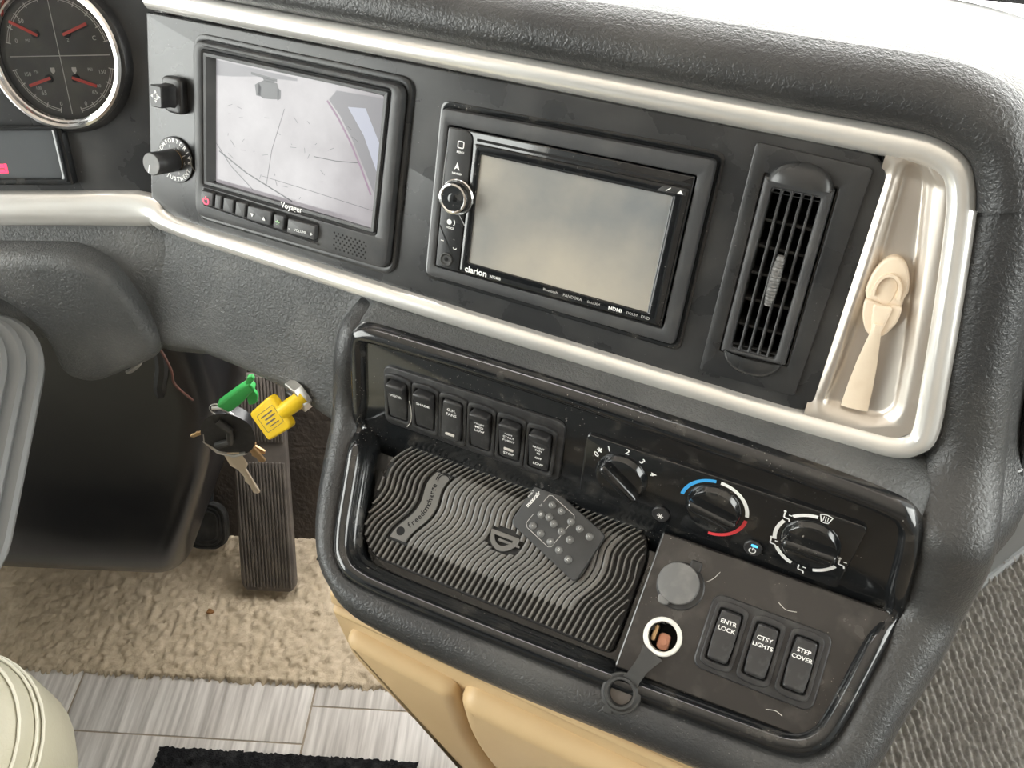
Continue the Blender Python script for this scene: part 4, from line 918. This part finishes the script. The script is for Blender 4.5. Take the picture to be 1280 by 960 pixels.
obj('shell', loops([po_(-14, -330, 120, -40, 150), po_(-10, -345, 138, -72, 155), po_(0, -352, 150, -92, 160), po_(16, -358, 162, -104, 165), po_(44, -362, 174, -112, 170), po_(85, -362, 190, -114, 172), po_(135, -362, 214, -106, 175), po_(210, -362, 250, -82, 175), po_(300, -362, 282, -55, 175), po_(420, -362, 288, -40, 175)]), 'pod_plastic', pod, smooth=60)

# ---------------------------------------------------------------- pedals
PP = Plane((-.512, .612, .034), 37, 0)
ap = thing('accelerator_pedal', 'tall ribbed accelerator pedal standing on the beige carpet', 'pedal', PP.mat())
obj('pad', slab(rpoly([(-45, 0), (-38, -12), (38, -12), (45, 0), (42, 345), (-42, 345)], [8, 10, 10, 8, 6, 6]), -10, 0, 2), 'pedal_rubber', ap)
rb = []
for k in range(15):
    x = -37.8 + k * 5.4
    rb.append(box(x - 1.5, x + 1.5, -4, 205, 0, 3.6, .8)); rb.append(box(x - 1.5, x + 1.5, 238, 340, 0, 3.6, .8))
obj('tread_ribs', join(*rb), 'pedal_rubber', ap, kind='stuff')
obj('hinge_foot', box(-30, 30, -14, 20, -26, -10, 3), 'dark_plastic', ap)
PB = Plane((-.635, .70, .06), 40, 0)
bp2 = thing('brake_pedal', 'round edged black brake pedal half hidden behind the column cover', 'pedal', PB.mat())
obj('pad', slab(rrect(0, 0, 70, 80, 26, 6), -10, 2, 5, 4), 'rubber', bp2)
for k in range(3): obj('ridge', ringslab(rrect(0, 0, 68 - k * 12, 78 - k * 12, 24 - k * 4, 6), rrect(0, 0, 62 - k * 12, 72 - k * 12, 21 - k * 4, 6), 0, 5, 1), 'rubber', bp2)
obj('arm', tube([(0, 20, -8), (0, 90, -20), (0, 240, 10)], 9, 10), 'dark_plastic', bp2)

# ---------------------------------------------------------------- ignition
il = thing('ignition_lock', 'steel hex nut of the ignition lock under the dash edge', 'lock', A.mat(-216, -212, 2, 10, 25, -25))
obj('nut', ringslab(circ(0, 0, 15.5, 6), circ(0, 0, 9.5, 6), -6, 3, 1), 'steel', il, smooth=20)
obj('barrel', lathe([(9.4, -8), (9.4, 5), (8.6, 6)], 28), 'switch_black', il)
ik = thing('ignition_key', 'yellow plastic headed key turned in the ignition lock', 'key', A.mat(-231, -232, 16, -44))
obj('head', slab(rpoly([(-15, -19), (15, -19), (17, 16), (-17, 16)], [4, 4, 6, 6]), -4, 4, 2.4, 3), 'key_yellow', ik)
obj('shaft', tube([(1, 12, 0), (1, 24, -5), (0, 33, -12)], [7.2, 7.4, 7.4], 18), 'key_yellow', ik)
obj('lettering', join(ringslab(rrect(0, 0, 18, 25, 2), rrect(0, 0, 17, 24, 1.6), 4.02, 4.1), line(-5, -9, -5, 8, 1.2, 4.1), line(-1.5, -6, -1.5, 9, 1.4, 4.1), line(2, -8, 2, 6, 1.4, 4.1), line(5.5, -5, 5.5, 8, 1.0, 4.1)), 'pedal_rubber', ik, smooth=0)
VK = Plane((-.35, .51, .60), 0, 0)
kr = thing('key_bunch', 'bunch of keys with bright green tag and black fob hanging below the dash', 'keys', VK.mat())
tg = rpoly([(-21, 19), (-10, 8), (10, 26), (20, 38), (27, 44), (24, 54), (14, 48), (2, 38)], [5, 5, 5, 4, 3, 3, 5, 6])
obj('green_tag', slab(tg, -4, 4, 2.2, 3), 'key_green', kr)
obj('green_clip', join(slab(rpoly([(22, 48), (30, 58), (29, 63), (24, 61), (19, 52)], 2), -2, 2, 1), slab(rpoly([(10, 14), (20, 18), (24, 30), (21, 40), (12, 30)], 4), -6, -2, 1)), 'key_green', kr)
obj('split_ring', join(lathe([(9, -.8), (9.6, 0), (9, .8), (8.4, 0), (9, -.8)], 28, False, False, cx=-22, cy=9), tube([(-26, 14, 2), (-16, 16, 3), (-8, 4, 3)], 2, 8)), 'steel', kr)
fob = obj('key_fob', slab(rpoly([(-28, 4), (-8, 8), (4, -4), (2, -30), (-12, -50), (-34, -50), (-46, -36), (-40, -12)], 12), -8, 8, 6, 4), 'switch_black', kr, smooth=60)
obj('fob_strap', tube([(-22, 2, 9), (-12, -8, 13), (-18, -28, 12), (-36, -38, 9)], 4.2, 10), 'rubber', fob)
def key(pts, w, m, z=0): 
    a = np.array(pts[0]); b = np.array(pts[1]); d = (b - a) / np.linalg.norm(b - a); n = np.array([-d[1], d[0]]); L_ = np.linalg.norm(b - a)
    P = [a + n * w, a + d * L_ * .3 + n * w * 1.1, a + d * L_ * .4 + n * w * .5, b + n * w * .42, b + d * 2, b - n * w * .42, a + d * L_ * .8 - n * w * .3, a + d * L_ * .7 - n * w * .55, a + d * L_ * .6 - n * w * .3, a + d * L_ * .4 - n * w * .5, a + d * L_ * .3 - n * w * 1.1, a - n * w]
    return obj('key', shifted(slab(rpoly([tuple(p) for p in P][::-1], .8), -1.2, 1.2, .4), 0, 0, z), m, kr)
key(((-26, -52), (-20, -126)), 9, 'key_metal', 8); key(((-12, -36), (0, -74)), 10, 'brass', 2); key(((-36, -16), (-62, -30)), 5, 'brass', 4); key(((-16, -44), (2, -66)), 8, 'brass', -3)
obj('ring_band', tube([(-46, -22, 6), (-50, -36, 6), (-40, -52, 8), (-24, -56, 9), (-10, -52, 8)], 2.2, 8), 'steel', kr)

# ---------------------------------------------------------------- wiring under the dash
def wire(name, label, pts, r, m):
    M = Matrix.Translation(pts[0]); I = M.inverted()
    o = obj(name, tube([tuple((I @ Vector(p)) * 1000) for p in smooth_path(pts, 8)], r, 8), m); o.matrix_world = M
    return tag(o, label, 'wire', 'wires under the dash')
wire('wire_bundle', 'dark wire bundle drooping below the knee pad beside the boot', [(-.47, .62, .72), (-.455, .58, .62), (-.47, .57, .57), (-.50, .60, .50)], 7, 'wire_black')
wire('loose_wire', 'thin red brown wire hanging under the knee pad corner', [(-.44, .56, .70), (-.43, .55, .63), (-.435, .55, .60), (-.44, .57, .55)], 1.3, 'wire_red')
wire('grey_cable', 'pale grey curved cable end below the knee pad', [(-.47, .54, .63), (-.455, .53, .645), (-.44, .53, .66), (-.43, .54, .69)], 2.4, 'wire_grey')
wire('hose', 'thick black hose crossing the dark footwell behind the keys', [(-.52, .66, .55), (-.45, .66, .56), (-.40, .66, .52), (-.36, .68, .46)], 8, 'wire_black')
wire('bracket_bar', 'straight black bar rising behind the green key tag', [(-.44, .70, .62), (-.42, .69, .55), (-.40, .68, .47)], 12, 'wire_black')

# ================================================================ SEAT AND FLOOR MAT
MS = Matrix.Translation((-.785, 0.035, .40))
seat = thing('driver_seat', 'cream leather driver seat cushion with double stitched front corner', 'seat', MS)
def so(z, g, r=120): return lift(rrect(0, 0, 540 + g, 560 + g, r, 10), z)
obj('cushion', loops([so(-70, -40), so(-60, -8), so(-30, 8), so(20, 10), so(60, -4), so(84, -36), so(96, -90), so(98, -180)]), 'seat_leather', seat, smooth=70)
for z_, g_ in ((40, 6.4), (48, 2.8), (66, -9)):
    P3 = [(x, y, z) for x, y, z in so(z_, g_ + 1)]; P3.append(P3[0])
    obj('stitching', tube(P3, 1.6, 6, False), 'seat_thread', seat)
obj('pedestal', box(-180, 180, -200, 180, -400, -70, 10), 'dark_plastic', seat)
fm = obj('floor_mat', shifted(pile(-615, -235, 60, 364, 3.2, 5, 6), 0, 0, 1), 'black_pile', smooth=180)
tag(fm, 'black carpet mat lying on the plank tiles at the bottom edge', 'mat')
cr_ = obj('crumb', slab(rpoly([(-6, -3), (2, -5), (7, 0), (3, 4), (-4, 5)], 2), 0, 5, 2), 'brown_crumb'); cr_.matrix_world = Matrix.Translation((-.605, .573, .007))
tag(cr_, 'small brown crumb lying on the beige footwell carpet', 'crumb')

# ---------------------------------------------------------------- lint on the gloss black console
def lint(P, pts, label, z0=.2, r=.22):
    x0, y0 = pts[0]; n = len(pts)
    o = obj('lint_strand', tube([tuple(q) for q in smooth_path([(x - x0, y - y0, z0 + (.9 if 0 < k < n - 1 else .2)) for k, (x, y) in enumerate(pts)], 5)], r, 5), 'lint'); o.matrix_world = P.mat(x0, y0, 0)
    tag(o, label, 'lint', 'lint strands on the console')
lint(D, [(-48, 32), (-44, 36), (-41, 42)], 'thin pale lint strand beside the grey socket cap')
lint(D, [(2, 36), (8, 33), (15, 34)], 'thin pale lint strand just above the three shelf rockers')
lint(D, [(14, -34), (20, -32.5), (25, -34)], 'thin pale lint strand at the front corner of the console shelf')
lint(B, [(-60, -24), (-56, -16), (-56, -4), (-58, 2)], 'thin pale hair curling off the VISOR rocker switch', 7.5, .25)
